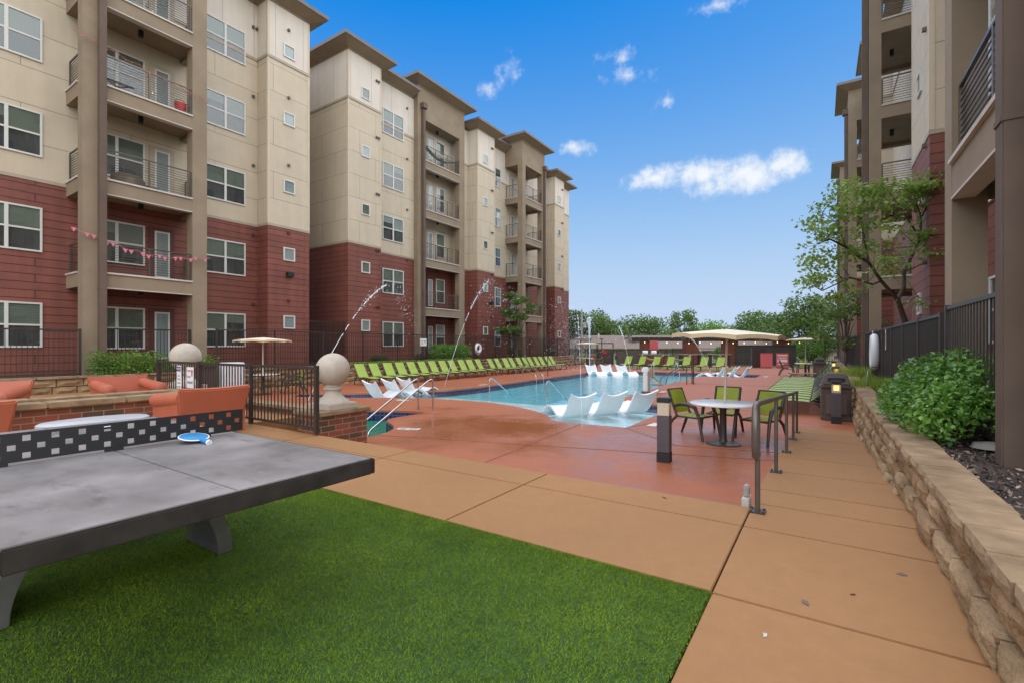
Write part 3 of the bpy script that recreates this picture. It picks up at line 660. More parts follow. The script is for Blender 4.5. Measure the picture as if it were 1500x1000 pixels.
# ------------------------------------------------------------------ foliage things
def bush(name, label, cat, blobs, n, size, mat, asp=.55, stems=None, group=None, hollow=.3, up=.8):
    r = thing(name, label, cat, (0, 0, 0), 0, group)
    V, F = leaf_arrays(blob_pts(blobs, n, hollow), size, asp, up); nmesh('foliage', V, F, mat, r)
    if stems:
        g = M()
        for a, b in stems: g.tube([a, [(a[i]+b[i])/2+random.uniform(-.04, .04) for i in range(3)], b], [.014, .011, .006], 6)
        g.build('stem', 'bark', r)
    return r
bl = []
for k in range(46):
    a = random.random()*6.28; q = random.random()**.5
    bl.append((1.30+.64*q*math.cos(a)*.8, 7.95+1.95*q*math.sin(a), .60+.50*(1-q*q)*random.uniform(.6, 1.25), .29, .29, .24))
bush('bush', 'large glossy green bush spilling over the stone wall cap', 'bush', bl, 21000, .058, 'leaf_bush', .55, [((1.4+random.uniform(-.3, .3), 8+random.uniform(-.9, .9), .36), (1.4+random.uniform(-.6, .6), 8+random.uniform(-1.2, 1.2), .9)) for _ in range(26)], hollow=.35)
def hedge(label, x, y0, y1, z0, z1, w, n, mat='leaf_bush', size=.07):
    bl = []
    yy = y0
    while yy < y1:
        for zz in np.linspace(z0+.15, z1-.15, 3): bl.append((x+random.uniform(-.08, .08), yy, zz+random.uniform(-.04, .05), w, .28, .24))
        yy += .3
    return bush('hedge', label, 'hedge', bl, n, size, mat, .55, [((x, y, z0-.05), (x+.1, y+.1, z1-.2)) for y in np.arange(y0, y1, .5)])
hedge('clipped green hedge in front of the near stucco column', -19.2, 5.35, 6.9, .44, 1.15, .42, 4200, 'leaf_bright')
hedge('small green hedge beside the far ball finial', -19.2, 7.2, 8.9, .44, 1.0, .35, 2600, 'leaf_bush')
hedge('clipped boxy hedge behind the green loungers', -18.98-.3, 20.9, 24.1, .44, 1.42, .5, 8500, 'leaf_bush', .075)
def tuft(label, x, y, z, r, h, n, mat='leaf_lime', group=None):
    P = np.column_stack([x+rng.normal(size=n)*r*.45, y+rng.normal(size=n)*r*.45, np.full(n, z)]); a = rng.uniform(0, 6.28, n); lean = rng.uniform(.1, .7, n)
    tip = P+np.column_stack([np.cos(a)*lean*h, np.sin(a)*lean*h, h*rng.uniform(.6, 1.1, n)]); w = np.column_stack([-np.sin(a), np.cos(a), np.zeros(n)])*.008
    V = np.stack([P-w, P+w, tip], 1).reshape(-1, 3); o = nmesh('ornamental_grass', V, np.arange(3*n).reshape(n, 3), mat); tag(o, label, 'plant', group)
tuft('low lime green grass tuft in the bed nearest the bush', .95, 14.5, .36, .6, .32, 900); tuft('low lime green plant in the bed beyond the first tuft', .85, 19.5, .36, .8, .4, 1000)
GR = 'low plants along the long fence'
for k, (y, h, mt, nm) in enumerate(((17.2, .5, 'leaf_dark', 'dark wispy shrub left of the recessed balcony column'), (20.4, .6, 'leaf_purple', 'purple brown shrub at the foot of the recessed balcony column'), (30.5, .9, 'leaf_dark', 'dark shrub below the corner balcony stack'), (36.4, 1.0, 'leaf_dark', 'dark bushy shrub behind the end of the lounger row'))):
    bush('shrub', nm, 'shrub', [(-19.9+random.uniform(-.2, .2), y+random.uniform(-.4, .4), .44+h*.5*random.uniform(.5, 1.3), .35, .4, h*.4) for _ in range(7)], 1500, .07, mt, group=GR)
g_ = []
n = 4200; P = np.column_stack([rng.uniform(-18.95, -18.55-.05, n)-.1, rng.uniform(13.5, 24, n), np.full(n, .45)+rng.uniform(0, .16, n)]); V, F = leaf_arrays(P, .08, .35, .6)
o = nmesh('ground_cover', V, F, 'leaf_lime'); o['kind'] = 'stuff'

def tree(name, label, x, y, z0, top, w, n, size, mat='leaf_tree', trunk=.18, dens=14, flat=.8, lean=(0, 0), group='trees beyond the courtyard', cz=.32, gap=.42):
    r = thing(name, label, 'tree', (x, y, z0), 0, group); H = top-z0; g = M(); bl = []
    for k in range(dens):
        a = k*2.4+random.random(); q = math.sqrt(random.random())*.78; zz = cz+(1-cz)*random.random()**.8*(1-.35*q)
        s = w*.5*random.uniform(.24, .42)
        c = (w*.5*q*math.cos(a)*(1.1-.5*max(0, zz-.6)/.4), w*.5*q*math.sin(a)*(1.1-.5*max(0, zz-.6)/.4), H*zz-s*.4)
        bl.append((*c, s*1.1, s*1.1, s*flat))
        g.tube([(0, 0, H*cz*.55), (c[0]*.45, c[1]*.45, (H*cz*.55+c[2])/2+.1), c], [trunk*.42, trunk*.25, trunk*.08], 5)
    g.tube([(0, 0, -.1), (.05, .03, H*cz*.4), (0, 0, H*.75)], [trunk, trunk*.8, trunk*.3], 8)
    g.build('trunk', 'bark', r, smooth=True)
    V, F = leaf_arrays(blob_pts(bl, n, gap), size, .62, .5); nmesh('crown', V, F, mat, r); return r
tree('tree', 'broad green tree behind the brown roofed house, left of it', -30.4, 69.8, -1, 6.9, 10.5, 6500, .34, dens=26)
tree('tree', 'tall tree close to the corner of the far apartment block', -29.9, 61.8, -1, 7.6, 6, 4500, .3, 'leaf_dark', dens=18)
tree('tree', 'wide rounded tree above the house roof', -26.4, 78.4, -1, 6.8, 12, 6500, .36, dens=26)
tree('tree', 'airy tall tree with sky showing through its crown', -17.4, 72.4, -1, 7.4, 5.4, 1500, .34, 'leaf_tree', dens=15, cz=.45)
tree('tree', 'low pale tree between the wide tree and the airy tree', -24.6, 88, -1, 6.0, 7, 2600, .36, 'leaf_bright', dens=14)
tree('tree', 'green tree mass above the pergola beam', -18.9, 98, -1, 6.4, 13, 5500, .42, 'leaf_bright', dens=24)
tree('tree', 'big full tree above the patio umbrella', -10.3, 95.0, -1, 7.6, 13.5, 7000, .42, 'leaf_tree', dens=28)
tree('tree', 'tall dense tree left of the right block', -2.5, 72.6, -1, 8.6, 9.5, 7500, .32, 'leaf_tree', dens=28)
tree('tree', 'green tree behind the young leaning tree', 1.4, 88, -1, 6.2, 8, 4000, .36, 'leaf_tree', dens=18)
tree('tree', 'bright feathery low tree beside the far patio umbrella', -1.1, 54.3, -.4, 2.7, 5.2, 5200, .17, 'leaf_bright', dens=20, cz=.2, trunk=.12)
tree('tree', 'rounded purple brown tree behind the house ridge', -22.2, 63.5, -1, 3.5, 4.2, 2600, .2, 'leaf_purple', dens=14)
tree('tree', 'small round green tree seen under the pergola', -9.2, 53.9, -.4, 1.7, 2.3, 1500, .14, 'leaf_bright', dens=10, trunk=.07)
tree('tree', 'distant dark tree between house and airy tree', -24.0, 103.9, -1, 5.8, 9, 3000, .42, 'leaf_dark', dens=16)
tree('tree', 'mid green distant tree right of the airy tree', -13.5, 104, -1, 6.0, 11, 4200, .42, 'leaf_tree', dens=20)
tree('tree', 'small layered green tree in front of the corner balcony stack', -18.95, 29.3, .44, 5.9, 3.5, 3600, .15, 'leaf_tree', trunk=.07, dens=18, flat=.4, group='courtyard trees', gap=.55)
tree('tree', 'small green tree beside the downspout of the right block', .75, 29.0, .36, 4.6, 3.4, 1700, .15, 'leaf_tree', trunk=.07, dens=14, flat=.5, group='courtyard trees')
bl = [(random.uniform(-75, 25), 118+random.uniform(-6, 12), random.uniform(-1, 4.2), 3.2, 3, 1.7) for _ in range(130)]
V, F = leaf_arrays(blob_pts(bl, 14000, .4), .6, .7, .5); o = nmesh('treeline', V, F, 'leaf_dark'); o['kind'] = 'stuff'
# young leaning tree on the right
r = thing('tree', 'young leaning tree with several bare limbs over the right fence', 'tree', (0, 0, 0), 0, 'courtyard trees')
limbs = [([(1.85, 17.3, .36), (1.8, 17.0, 2.04), (1.6, 16.6, 2.63)], .085, .06), ([(1.6, 16.6, 2.63), (1.2, 16.0, 3.11), (.9, 15.5, 3.56), (.4, 14.9, 3.91), (.05, 14.4, 4.07), (-.2, 14.0, 3.9)], .05, .012),
         ([(1.6, 16.6, 2.63), (1.75, 16.75, 3.0), (1.75, 16.7, 3.4), (2.1, 16.8, 4.27), (2.1, 16.7, 4.8), (1.9, 16.4, 5.5)], .055, .012), ([(1.2, 16, 3.11), (1.0, 15.7, 3.0), (.5, 15.1, 3.15), (-.1, 14.1, 2.75), (-.35, 13.8, 2.9)], .03, .008),
         ([(.9, 15.5, 3.56), (.8, 15.4, 4.2), (.7, 15.2, 4.9), (.9, 15.4, 5.4)], .03, .008), ([(2.1, 16.8, 4.27), (1.7, 16.3, 4.9), (1.3, 15.8, 5.5)], .03, .008), ([(1.75, 16.7, 3.4), (2.2, 16.6, 3.6), (2.5, 16.5, 3.9)], .02, .006), ([(2.1, 16.7, 4.8), (2.4, 16.6, 5.6), (2.5, 16.4, 6.0)], .02, .006),
         ([(1.7, 16.8, 2.5), (2.0, 16.7, 2.7), (2.2, 16.5, 2.6)], .015, .006), ([(.4, 14.9, 3.91), (.2, 14.6, 4.5), (-.1, 14.2, 4.7)], .02, .006)]
g = M(); bl = []
for pts, r0, r1 in limbs:
    k = len(pts); g.tube(pts, [r0+(r1-r0)*i/(k-1) for i in range(k)], 8)
    if r0 < .08:
        for p, q in zip(pts[1:], pts[2:]+pts[-1:]):
            for _ in range(4):
                t = random.random(); c = [p[i]+(q[i]-p[i])*t for i in range(3)]
                d = [random.uniform(-.75, .55), random.uniform(-.7, .5), random.uniform(-.1, .75)]
                e = [c[i]+d[i] for i in range(3)]
                if (e[2] < 3.3 and e[0] > .6) or e[0] < -.45: continue
                if e[0] > 2.15: e[0] = 2.15
                if e[2] > 5.45: e[2] = 5.45
                g.tube([c, [(c[i]+e[i])/2 for i in range(3)], e], [.009, .006, .003], 5); bl.append((*e, .42, .42, .17))
                if random.random() < .5: bl.append((*[(c[i]+e[i])/2 for i in range(3)], .3, .3, .13))
for c in ((.3, 14.6, 4.6), (.7, 15.0, 5.0), (1.2, 15.5, 5.3), (1.6, 15.9, 5.5), (0, 14.2, 4.3), (.9, 15.2, 4.6), (1.8, 16.1, 5.5), (2.1, 16.2, 5.75), (.1, 14.4, 3.6), (-.25, 13.8, 3.5), (-.3, 13.8, 3.1), (0, 14.1, 2.6), (.2, 14.4, 2.5), (.6, 15, 4.3), (1, 15.4, 5.0), (1.4, 15.8, 4.9), (.5, 14.9, 4.9), (1.5, 15.9, 4.4), (1.9, 16.2, 5.2), (.3, 14.7, 4.1), (1.9, 16.2, 2.5), (.5, 14.9, 2.9)): bl.append((*c, .5, .5, .22))
g.build('trunk', 'bark', r, smooth=True)
V, F = leaf_arrays(blob_pts(bl, 4700, .6), .11, .62, 1.2); nmesh('crown', V, F, 'leaf_young', r)

# ------------------------------------------------------------------ table tennis table
t = thing('table_tennis_table', 'grey concrete table tennis table with black perforated net on the turf', 'table', (-3.64, 1.1, 0))
g = M(); g.box(-1.46, -.004, -.735, -.003, .70, .76).box(-1.46, -.004, .003, .735, .70, .76).box(.004, 1.46, -.735, -.003, .70, .76).box(.004, 1.46, .003, .735, .70, .76)
g.build('tabletop', 'concrete_grey', t, bevel=.002)
g = M(); g.box(-1.48, 1.48, -.755, -.736, .672, .757).box(-1.48, 1.48, .736, .755, .672, .757).box(-1.48, -1.461, -.7355, .7355, .672, .757).box(1.461, 1.48, -.7355, .7355, .672, .757); g.build('edge_band', 'table_edge', t, bevel=.006)
M().box(-1.3, 1.3, -.5, .5, .64, .698).build('under_frame', 'black', t)
bm = bmesh.new(); ys = [-.77]; yy = -.75
while yy < .72: ys += [yy, yy+.034]; yy += .0585
ys.append(.77); zs = [.775, .790, .822, .838, .868, .884, .916, .932]
vs = [[bm.verts.new((0, y, z)) for z in zs] for y in ys]; c = 0
for i in range(len(ys)-1):
    hole_col = i % 2 == 1
    if hole_col: c += 1
    for j in range(len(zs)-1):
        if hole_col and ((c % 2 and j in (1, 5)) or (c % 2 == 0 and j == 3)): continue
        bm.faces.new((vs[i][j], vs[i+1][j], vs[i+1][j+1], vs[i][j+1]))
bmesh.ops.recalc_face_normals(bm, faces=bm.faces); bmesh.ops.solidify(bm, geom=bm.faces[:], thickness=.008)
me = bpy.data.meshes.new('net'); bm.to_mesh(me); bm.free(); me.materials.append(MATS['black']); o = bpy.data.objects.new('net', me); COL.objects.link(o); o.parent = t
for y in (-.5, 0, .5): M().box(-.012, .012, y-.045, y+.045, .7605, .776).build('net_foot', 'black', t)
for s in (-1, 1):
    prof = [(.58-.9*z*z, z) for z in [.66*(1-k/11) for k in range(12)]]; poly = prof+[(max(.0, .49-1.0*z*z), z) for y, z in prof[::-1]]
    n_ = len(poly); v_ = [(-.22, s*y, z) for y, z in poly]+[(.24, s*y, z) for y, z in poly]
    M().add(v_, [tuple(range(n_)), tuple(range(n_, 2*n_))[::-1]]+[(i, n_+i, n_+(i+1) % n_, (i+1) % n_) for i in range(n_)]).build('leg', 'steel_dull' if 'steel_dull' in MATS else pbr('steel_dull', (.20, .185, .19), .4, .2, 5, .05, metal=.7).name, t, bevel=.004)
def paddle(label, x, y, a, tilt):
    p = thing('table_tennis_paddle', label, 'paddle', (x, y, .769-.135*math.sin(tilt) if tilt < 0 else .769), a, 'paddles on the table'); p.rotation_euler = (0, -tilt, a)
    g = M(); g.lathe([(.078, -.002), (.083, 0), (.083, .004), (.078, .006)], (0, 0, .004), 28); g.build('rubber', 'blue_rubber', p, smooth=True)
    g = M(); g.lathe([(.088, 0), (.09, .003), (.088, .006)], (0, 0, .002), 28); g.build('rim', 'sign_white', p)
    g = M(); g.tube([(.07, 0, .006), (.11, 0, .007), (.16, 0, .008)], [.013, .017, .018], 10); g.build('handle', 'blue_rubber', p, smooth=True)
    g = M(); g.tube([(.16, 0, .008), (.172, 0, .008)], [.0185, .0185], 10); g.build('handle_cap', 'sign_white', p)
paddle('blue table tennis paddle on the near half of the table', -3.52, 1.49, .12, R(-9)); paddle('blue table tennis paddle behind the net', -4.72, 1.36, .5, R(3))

# ------------------------------------------------------------------ fire pit, armchairs, pillars
f = thing('fire_pit', 'long brick fire pit with tan stone rim and lava rock trough', 'fire pit', (-10.17, 1.4, 0))
M().box(-.5, .5, -3.0, 2.85, 0, .47).build('brick_base', 'brick', f)
g = M()
for a, b in ((-.58, -.2), (.2, .58)):
    y = -3.08
    while y < 2.7: e = min(y+.95, 2.9); g.box(a, b, y+.003, e-.003, .472, .56); y += .95
g.box(-.198, .198, -3.08, -2.75, .472, .56).box(-.198, .198, 2.55, 2.9, .472, .56)
g.build('stone_rim', 'cap_stone', f, bevel=.014)
q = M().box(-.198, .198, -2.74, 2.54, .472, .50)
for _ in range(420): x, y, s = random.uniform(-.17, .17), random.uniform(-2.7, 2.5), random.uniform(.02, .04); q.box(x-s, x+s, y-s, y+s*.8, .5, .5+s)
q.build('lava_bed', 'lava_rock', f)
def armchair(label, x, y, rz):
    c = thing('armchair', label, 'armchair', (x, y, 0), rz, 'orange armchairs round the fire pit')   # local facing +x
    nv = 9
    grid = [[(-.44-.16*(z/.74)**1.2-.03*(1-(2*j/nv-1)**2)*0, (2*j/nv-1)*(.40+.12*(z/.74)), z+(.02*(2*j/nv-1)**2 if z > .7 else 0)) for j in range(nv+1)] for z in (.0, .18, .36, .52, .64, .72, .745)]
    M().sheet(grid, .09).build('backrest', 'orange_plastic', c, smooth=True, bevel=.02)
    M().box(-.42, .34, -.37, .37, .0, .40).build('seat', 'orange_plastic', c, bevel=.05, smooth=True)
    for s in (-1, 1):
        g = M(); g.tube([(-.50, s*.42, .60), (-.2, s*.42, .57), (.3, s*.43, .53), (.40, s*.43, .53), (.425, s*.43, .53)], [.10, .105, .115, .105, .06], 16)
        k = len(g.v); g.add([(-.5, s*.36, 0), (.34, s*.36, 0), (.34, s*.50, 0), (-.5, s*.5, 0), (-.5, s*.37, .56), (.38, s*.37, .50), (.38, s*.49, .50), (-.5, s*.49, .56)], [(0, 3, 2, 1), (4, 5, 6, 7), (0, 1, 5, 4), (1, 2, 6, 5), (2, 3, 7, 6), (3, 0, 4, 7)])
        g.build('armrest', 'orange_plastic', c, smooth=True)
    return c
armchair('orange armchair seen from behind between the table and the railing', -8.55, 3.68, math.pi)
armchair('orange armchair seen from behind at the left picture edge', -8.6, .98, math.pi)
armchair('orange armchair across the fire pit facing the camera', -12.0, 3.88, 0)
armchair('orange armchair across the fire pit at the far left', -12.1, 1.78, -.55)
o = thing('side_table', 'white oval side table between the table and the fire pit', 'table', (-6.6, 1.84, 0))
g = M(); g.lathe([(.9, .0), (1, .015), (1, .045), (.95, .06)], (0, 0, 0), 36); g.v = [(x*.27, y*.48, z+.55) for x, y, z in g.v]; g.build('tabletop', pbr('grey_plastic', (.40, .41, .43), .4, .06).name, o, smooth=True)
g = M(); g.lathe([(.6, 0), (.55, .25), (.7, .53)], (0, 0, 0), 28); g.v = [(x*.27, y*.48, z) for x, y, z in g.v]; g.build('pedestal', 'white_plastic', o, smooth=True)
def pillar(label, x, y, z0, z1, sx, sy, s):
    p = thing('brick_pillar', label, 'pillar', (x, y, z0), 0, 'brick pillars with ball finials'); H = z1-z0
    M().box(-sx/2, sx/2, -sy/2, sy/2, 0, H-.07).build('brick_shaft', 'brick', p)
    M().box(-sx/2-.05, sx/2+.05, -sy/2-.05, sy/2+.05, H-.068, H).build('cap_stone', 'cap_stone', p, bevel=.012)
    q = .29*s
    f = M().box(-q, q, -q, q, H+.002, H+.10*s).build('finial', 'stone_finial', p, bevel=.008)
    prof = [(.27, .102), (.26, .13), (.20, .17), (.145, .23), (.125, .29), (.13, .31), (.155, .325), (.155, .36), (.12, .375), (.12, .40)]
    g = M(); g.lathe([(r*s, H+z*s) for r, z in prof], (0, 0, 0), 36); g.build('neck', 'stone_finial', f, smooth=True)
    g = M(); zc = .385+.27; g.lathe([(max(.004, .278*s*math.sin(math.pi*k/22)), H+s*(zc-.278*math.cos(math.pi*k/22))) for k in range(23)], (0, 0, 0), 44); g.build('ball', 'stone_finial', f, smooth=True)
pillar('brick pillar with pale stone ball at the right end of the railing', -7.03, 5.12, -.35, .34, .62, .92, 1)
pillar('brick pillar with pale stone ball behind the left end of the railing', -12.95, 5.3, 0, .34, .8, .8, 1.2)
w = thing('brick_wall', 'low brick kerb wall with tan cap behind the railing', 'wall', (-9.7, 5.75, -.35))
M().box(-3.0, 2.0, -.14, .14, 0, .46).build('brick_course', 'brick', w); M().box(-3.04, 2.04, -.19, .19, .462, .53).build('cap_course', 'cap_stone', w, bevel=.01)
o = thing('waste_bin', 'slim dark brown bin behind the railing', 'bin', (-14.3, 6.35, 0)); M().box(-.22, .22, -.22, .22, 0, .78).build('body', 'brown_plastic', o, bevel=.03); M().box(-.24, .24, -.24, .24, .782, .9).build('lid', 'brown_plastic', o, bevel=.04)
o = thing('towel_cabinet', 'white upright towel cabinet behind the railing', 'cabinet', (-14.0, 6.9, -.0)); M().box(-.2, .2, -.26, .26, .04, .93).build('body', 'white_plastic', o, bevel=.02); M().box(.202, .215, -.23, .23, .1, .88).build('door', 'sign_white', o, bevel=.004)

# ------------------------------------------------------------------ signs with writing
def text(name, body, size, mat, parent, loc, rot, ext=.001):
    cu = bpy.data.curves.new(name, 'FONT'); cu.body = body; cu.size = size; cu.extrude = ext; cu.align_x = 'CENTER'; cu.align_y = 'CENTER'; cu.materials.append(MATS[mat])
    t_ = bpy.data.objects.new('tmp', cu); COL.objects.link(t_); me = bpy.data.meshes.new_from_object(t_.evaluated_get(bpy.context.evaluated_depsgraph_get())); bpy.data.objects.remove(t_)
    o = bpy.data.objects.new(name, me); COL.objects.link(o); o.parent = parent; o.location = loc; o.rotation_euler = rot; return o
def sign(label, x, y, z, w, h, bars, rz=0, mat='sign_white', bm='sign_grey', head=None, extra=None, cat='sign'):
    s = thing('sign', label, cat, (x, y, z), rz)
    M().box(-w/2, w/2, 0, .006, 0, h).build('board', mat, s, bevel=.002)
    if head:
        M().box(-w/2+.01, w/2-.01, -.004, -.001, h-.115, h-.02).build('header', 'sign_purple', s)
        text('lettering', head, .045, 'sign_white', s, (0, -.006, h-.068), (R(90), 0, 0))
    g = M()
    for (x0, x1, zz, hh) in bars: g.box(x0, x1, -.003, -.001, zz, zz+hh)
    g.build('print_lines', bm, s)
    if extra: extra(s)
    return s
sign('narrow white notice with purple header on the railing', -11.25, 4.48, .37, .19, .62, [(-.05, .05, .40, .02), (-.06, .06, .33, .025), (-.07, .07, .25, .025), (-.07, .07, .17, .025), (-.06, .06, .08, .03)], head='NOTICE')
def fig(s):
    g = M(); g.lathe([(.001, 0), (.035, 0), (.035, .002), (.001, .002)], (0, 0, 0), 16); g.v = [(x+.085, -z-.001, y+.34) for x, y, z in g.v]; g.box(.06, .11, -.003, -.001, .24, .31); g.build('figure', 'sign_red', s)
sign('wider white notice with small red figure on the railing', -10.75, 4.48, .55, .30, .42, [(-.12, .03, .33, .03), (-.12, .03, .21, .03), (-.12, .12, .09, .045)], extra=fig)
s = sign('small white sign on a thin post at the long fence', -19.15, 19.9, 1.38, .52, .42, [(-.18, -.02, .24, .05), (-.18, -.02, .12, .04), (.06, .18, .2, .1)], math.pi/2)
M().box(-.02, .02, .008, .045, -.95, .5).build('post', 'dark_metal', s)
for k, (x, y) in enumerate(((-4.0, 42.6), (-2.95, 43.2))):
    s = sign('large red notice board standing %s the grey slatted wall' % ('nearer the gap in' if k else 'plain in front of'), x, y, -.3, .85, 1.1, [(-.34, .34, .9, .08), (-.34, .34, .42, .2), (-.3, .3, .72, .05), (-.3, .3, .2, .08)] if k else [(-.34, .34, 1.0, .02)], .2, 'red_board', 'sign_white' if k else 'sign_red')
    M().box(-.4, .4, .008, .4, -.05, 0).build('foot', 'dark_metal', s)

# ------------------------------------------------------------------ loungers
def make_lounger(back=58):
    r = thing('sun_lounger', '', 'sun lounger', (0, 0, 0))                     # local: feet towards +x, head at -x, ground z 0
    L1, L2, W = 1.2, .74, .295; a = R(back); jx = -.02
    def wav(x): return .33+.018*math.sin(x*5.2)
    g = M(); n = 8
    g.sheet([[(L1-L1*i/n, y, wav(L1-L1*i/n)) for y in (-W+.035, 0, W-.035)] for i in range(n+1)], .012); g.build('seat', 'green_sling', r, smooth=True)
    g = M(); g.sheet([[(jx-.02-L2*t*math.cos(a), y, .34+L2*t*math.sin(a)-.02*math.sin(t*3.1)) for y in (-W+.035, 0, W-.035)] for t in [k/6 for k in range(7)]], .012); g.build('backrest', 'green_sling', r, smooth=True)
    g = M()
    for s in (-1, 1):
        g.tube([(x, s*W, wav(x)-.004) for x in [L1-(L1+.35)*k/10 for k in range(11)]], .019, 6)
        g.tube([(jx-L2*t*math.cos(a), s*W, .33+L2*t*math.sin(a)) for t in (0, .5, 1)], .014, 6)
    g.tube([(L1, -W, wav(L1)), (L1, W, wav(L1))], .018, 6).tube([(-.36, -W, .3), (-.36, W, .3)], .016, 6).tube([(jx-L2*math.cos(a), -W, .33+L2*math.sin(a)), (jx-L2*math.cos(a), W, .33+L2*math.sin(a))], .016, 6)
    g.bar((jx-.22, -W+.03, .30), (jx-.26, -W+.03, .62), .02).bar((jx-.22, W-.03, .30), (jx-.26, W-.03, .62), .02)
    g.build('frame', 'dark_metal', r, smooth=True)
    for (x, d) in ((L1-.12, .13), (-.22, -.12)):
        for s in (-1, 1):
            q = M(); q.tube([(x-d*.8, s*W, .31), (x-d*.1, s*(W+.01), .28), (x+d*.5, s*(W+.015), .17), (x+d*.8, s*(W+.015), 0)], [.02, .026, .024, .018], 7); q.build('leg', 'dark_metal', r, smooth=True)
    return r
ORD = ['first', 'second', 'third', 'fourth', 'fifth', 'sixth', 'seventh', 'eighth', 'ninth', 'tenth', 'eleventh', 'twelfth', 'thirteenth', 'fourteenth']
proto = make_lounger(); proto_low = make_lounger(45); used = []
def place_lounger(x, y, rz, label, group, first=None):
    first = first or proto; o = copy_tree(first) if first in used else first; used.append(first)
    o.location = (x, y, DZ); o.rotation_euler = (0, 0, rz); o['label'] = label; o['group'] = group
for k in range(12): place_lounger(-17.35+random.uniform(-.05, .05), 14.3+k*.795, random.uniform(-.07, .07), 'lime sling lounger by the stone wall, %s in the near run from the finial' % ORD[k], 'near run of loungers along the stone wall')
for k in range(11): place_lounger(-17.35+random.uniform(-.05, .05), 24.3+k*.8, random.uniform(-.07, .07), 'lime sling lounger by the stone wall, %s in the run past the life ring' % ORD[k], 'far run of loungers along the stone wall')
for k in range(14): place_lounger(-.38-.006*k, 14.45+k*.785, math.pi+random.uniform(-.012, .012), 'lime lounger in the close row by the buff wall, %s from the near bin' % ORD[k], 'close row of loungers by the ramp wall', proto_low)
place_lounger(-.46, 28.9, math.pi, 'lone lime lounger beyond the gap at the end of the close row', 'close row of loungers by the ramp wall', proto_low)
for k, x in enumerate((-13.0, -11.9, -10.8, -9.75, -8.6, -7.4, -6.3)): place_lounger(x, 36.0, -math.pi/2-.12+random.uniform(-.06, .06), 'lime lounger facing the pool at its far end, %s from the gate' % ORD[k], 'loungers at the far end of the pool')

def make_ledge():
    r = M(); prof = [(-.50, .60), (-.45, .47), (-.38, .30), (-.30, .14), (-.20, .03), (-.05, -.03), (.12, .0), (.30, .10), (.46, .19), (.62, .20), (.80, .12), (.98, -.02), (1.12, -.12)]
    grid = []
    for i, (x, z) in enumerate(prof):
        t = max(0, 1-i/5); row = []
        for j in range(11):
            v = 2*j/10-1; row.append((x-.16*t*t*abs(v)**2.4+.05*t*(1-v*v)*-1+.02*abs(v)**3, v*(.36+.02*t), z+.12*t*t*(v*v-.45)+.03*(1-t)*abs(v)**4))
        grid.append(row)
    r.sheet(grid, .045); return r
lg = make_ledge().build('pool_chair', 'white_plastic', smooth=True); lu = [False]
def place_ledge(x, y, rz, label, group):
    o = lg if not lu[0] else lg.copy()
    if lu[0]: COL.objects.link(o)
    lu[0] = True; o.location = (x, y, -.47); o.rotation_euler = (0, 0, rz); tag(o, label, 'pool chair', group)
for k, (x, y) in enumerate(((-5.72, 11.55), (-5.2, 12.4), (-4.62, 13.2))): place_ledge(x, y, R(148), 'white moulded chair on the near pool shelf, ' + ('nearest the curved deck', 'middle of the three', 'nearest the bollard')[k], 'white chairs on the near shelf')
for k, (x, y) in enumerate(((-13.25, 11.75), (-13.35, 12.7), (-13.4, 13.5))): place_ledge(x, y, R(84), 'white in-water chair seen side on beyond the spa rails, ' + ('nearest', 'middle', 'farthest')[k] + ' of three', 'white chairs seen side on')
for k, (x, y) in enumerate(((-12.55, 28.75), (-11.75, 29.35), (-10.9, 29.85))): place_ledge(x, y, R(-38), 'white in-water chair at the far left ledge, ' + ('beside the water column', 'middle of three', 'nearest the pool lift')[k], 'white chairs on the far ledge')
for k, (x, y) in enumerate(((-5.55, 30.2), (-5.0, 30.75), (-4.4, 31.2))): place_ledge(x, y, R(172), 'white in-water chair in the far right bay, ' + ('nearest the handrails', 'middle of three', 'nearest the umbrella pole')[k], 'white chairs in the far bay')

# ------------------------------------------------------------------ dining sets
def make_chair():
    r = thing('patio_chair', '', 'chair', (0, 0, 0))                     # faces +x
    M().sheet([[(.24-.46*i/4, y, .42-.03*math.sin(i/4*3)) for y in (-.22, 0, .22)] for i in range(5)], .014).build('seat', 'olive_sling', r, smooth=True)
    M().sheet([[(-.24-.16*t, y, .46+.42*t-.0) for y in (-.21, 0, .21)] for t in (0, .33, .66, 1)], .014).build('backrest', 'olive_sling', r, smooth=True)
    g = M()
    for s in (-1, 1):
        g.tube([(-.22, s*.235, .40), (-.27, s*.235, .52), (-.36, s*.235, .74), (-.42, s*.235, .90)], .023, 8)
        g.tube([(-.22, s*.235, .40), (.24, s*.235, .40)], .018, 8)
    g.tube([(-.42, -.235, .90), (-.42, .235, .90)], .016, 8).tube([(.24, -.235, .40), (.24, .235, .40)], .016, 8); g.build('frame', 'dark_metal', r, smooth=True)
    for s in (-1, 1):
        q = M(); q.tube([(-.29, s*.25, .58), (-.12, s*.30, .64), (.06, s*.31, .65), (.2, s*.31, .60), (.28, s*.31, .42), (.36, s*.32, .0)], [.022, .032, .038, .036, .03, .024], 8); q.build('front_leg', 'dark_metal', r, smooth=True)
        q = M(); q.tube([(-.2, s*.24, .42), (-.32, s*.26, .30), (-.44, s*.28, 0)], [.024, .03, .022], 8); q.build('rear_leg', 'dark_metal', r, smooth=True)
    return r
ch0 = make_chair(); cu = [False]
def chair(x, y, rz, label, group, z=DZ):
    o = ch0 if not cu[0] else copy_tree(ch0); cu[0] = True; o.location = (x, y, z); o.rotation_euler = (0, 0, rz); o['label'] = label; o['group'] = group
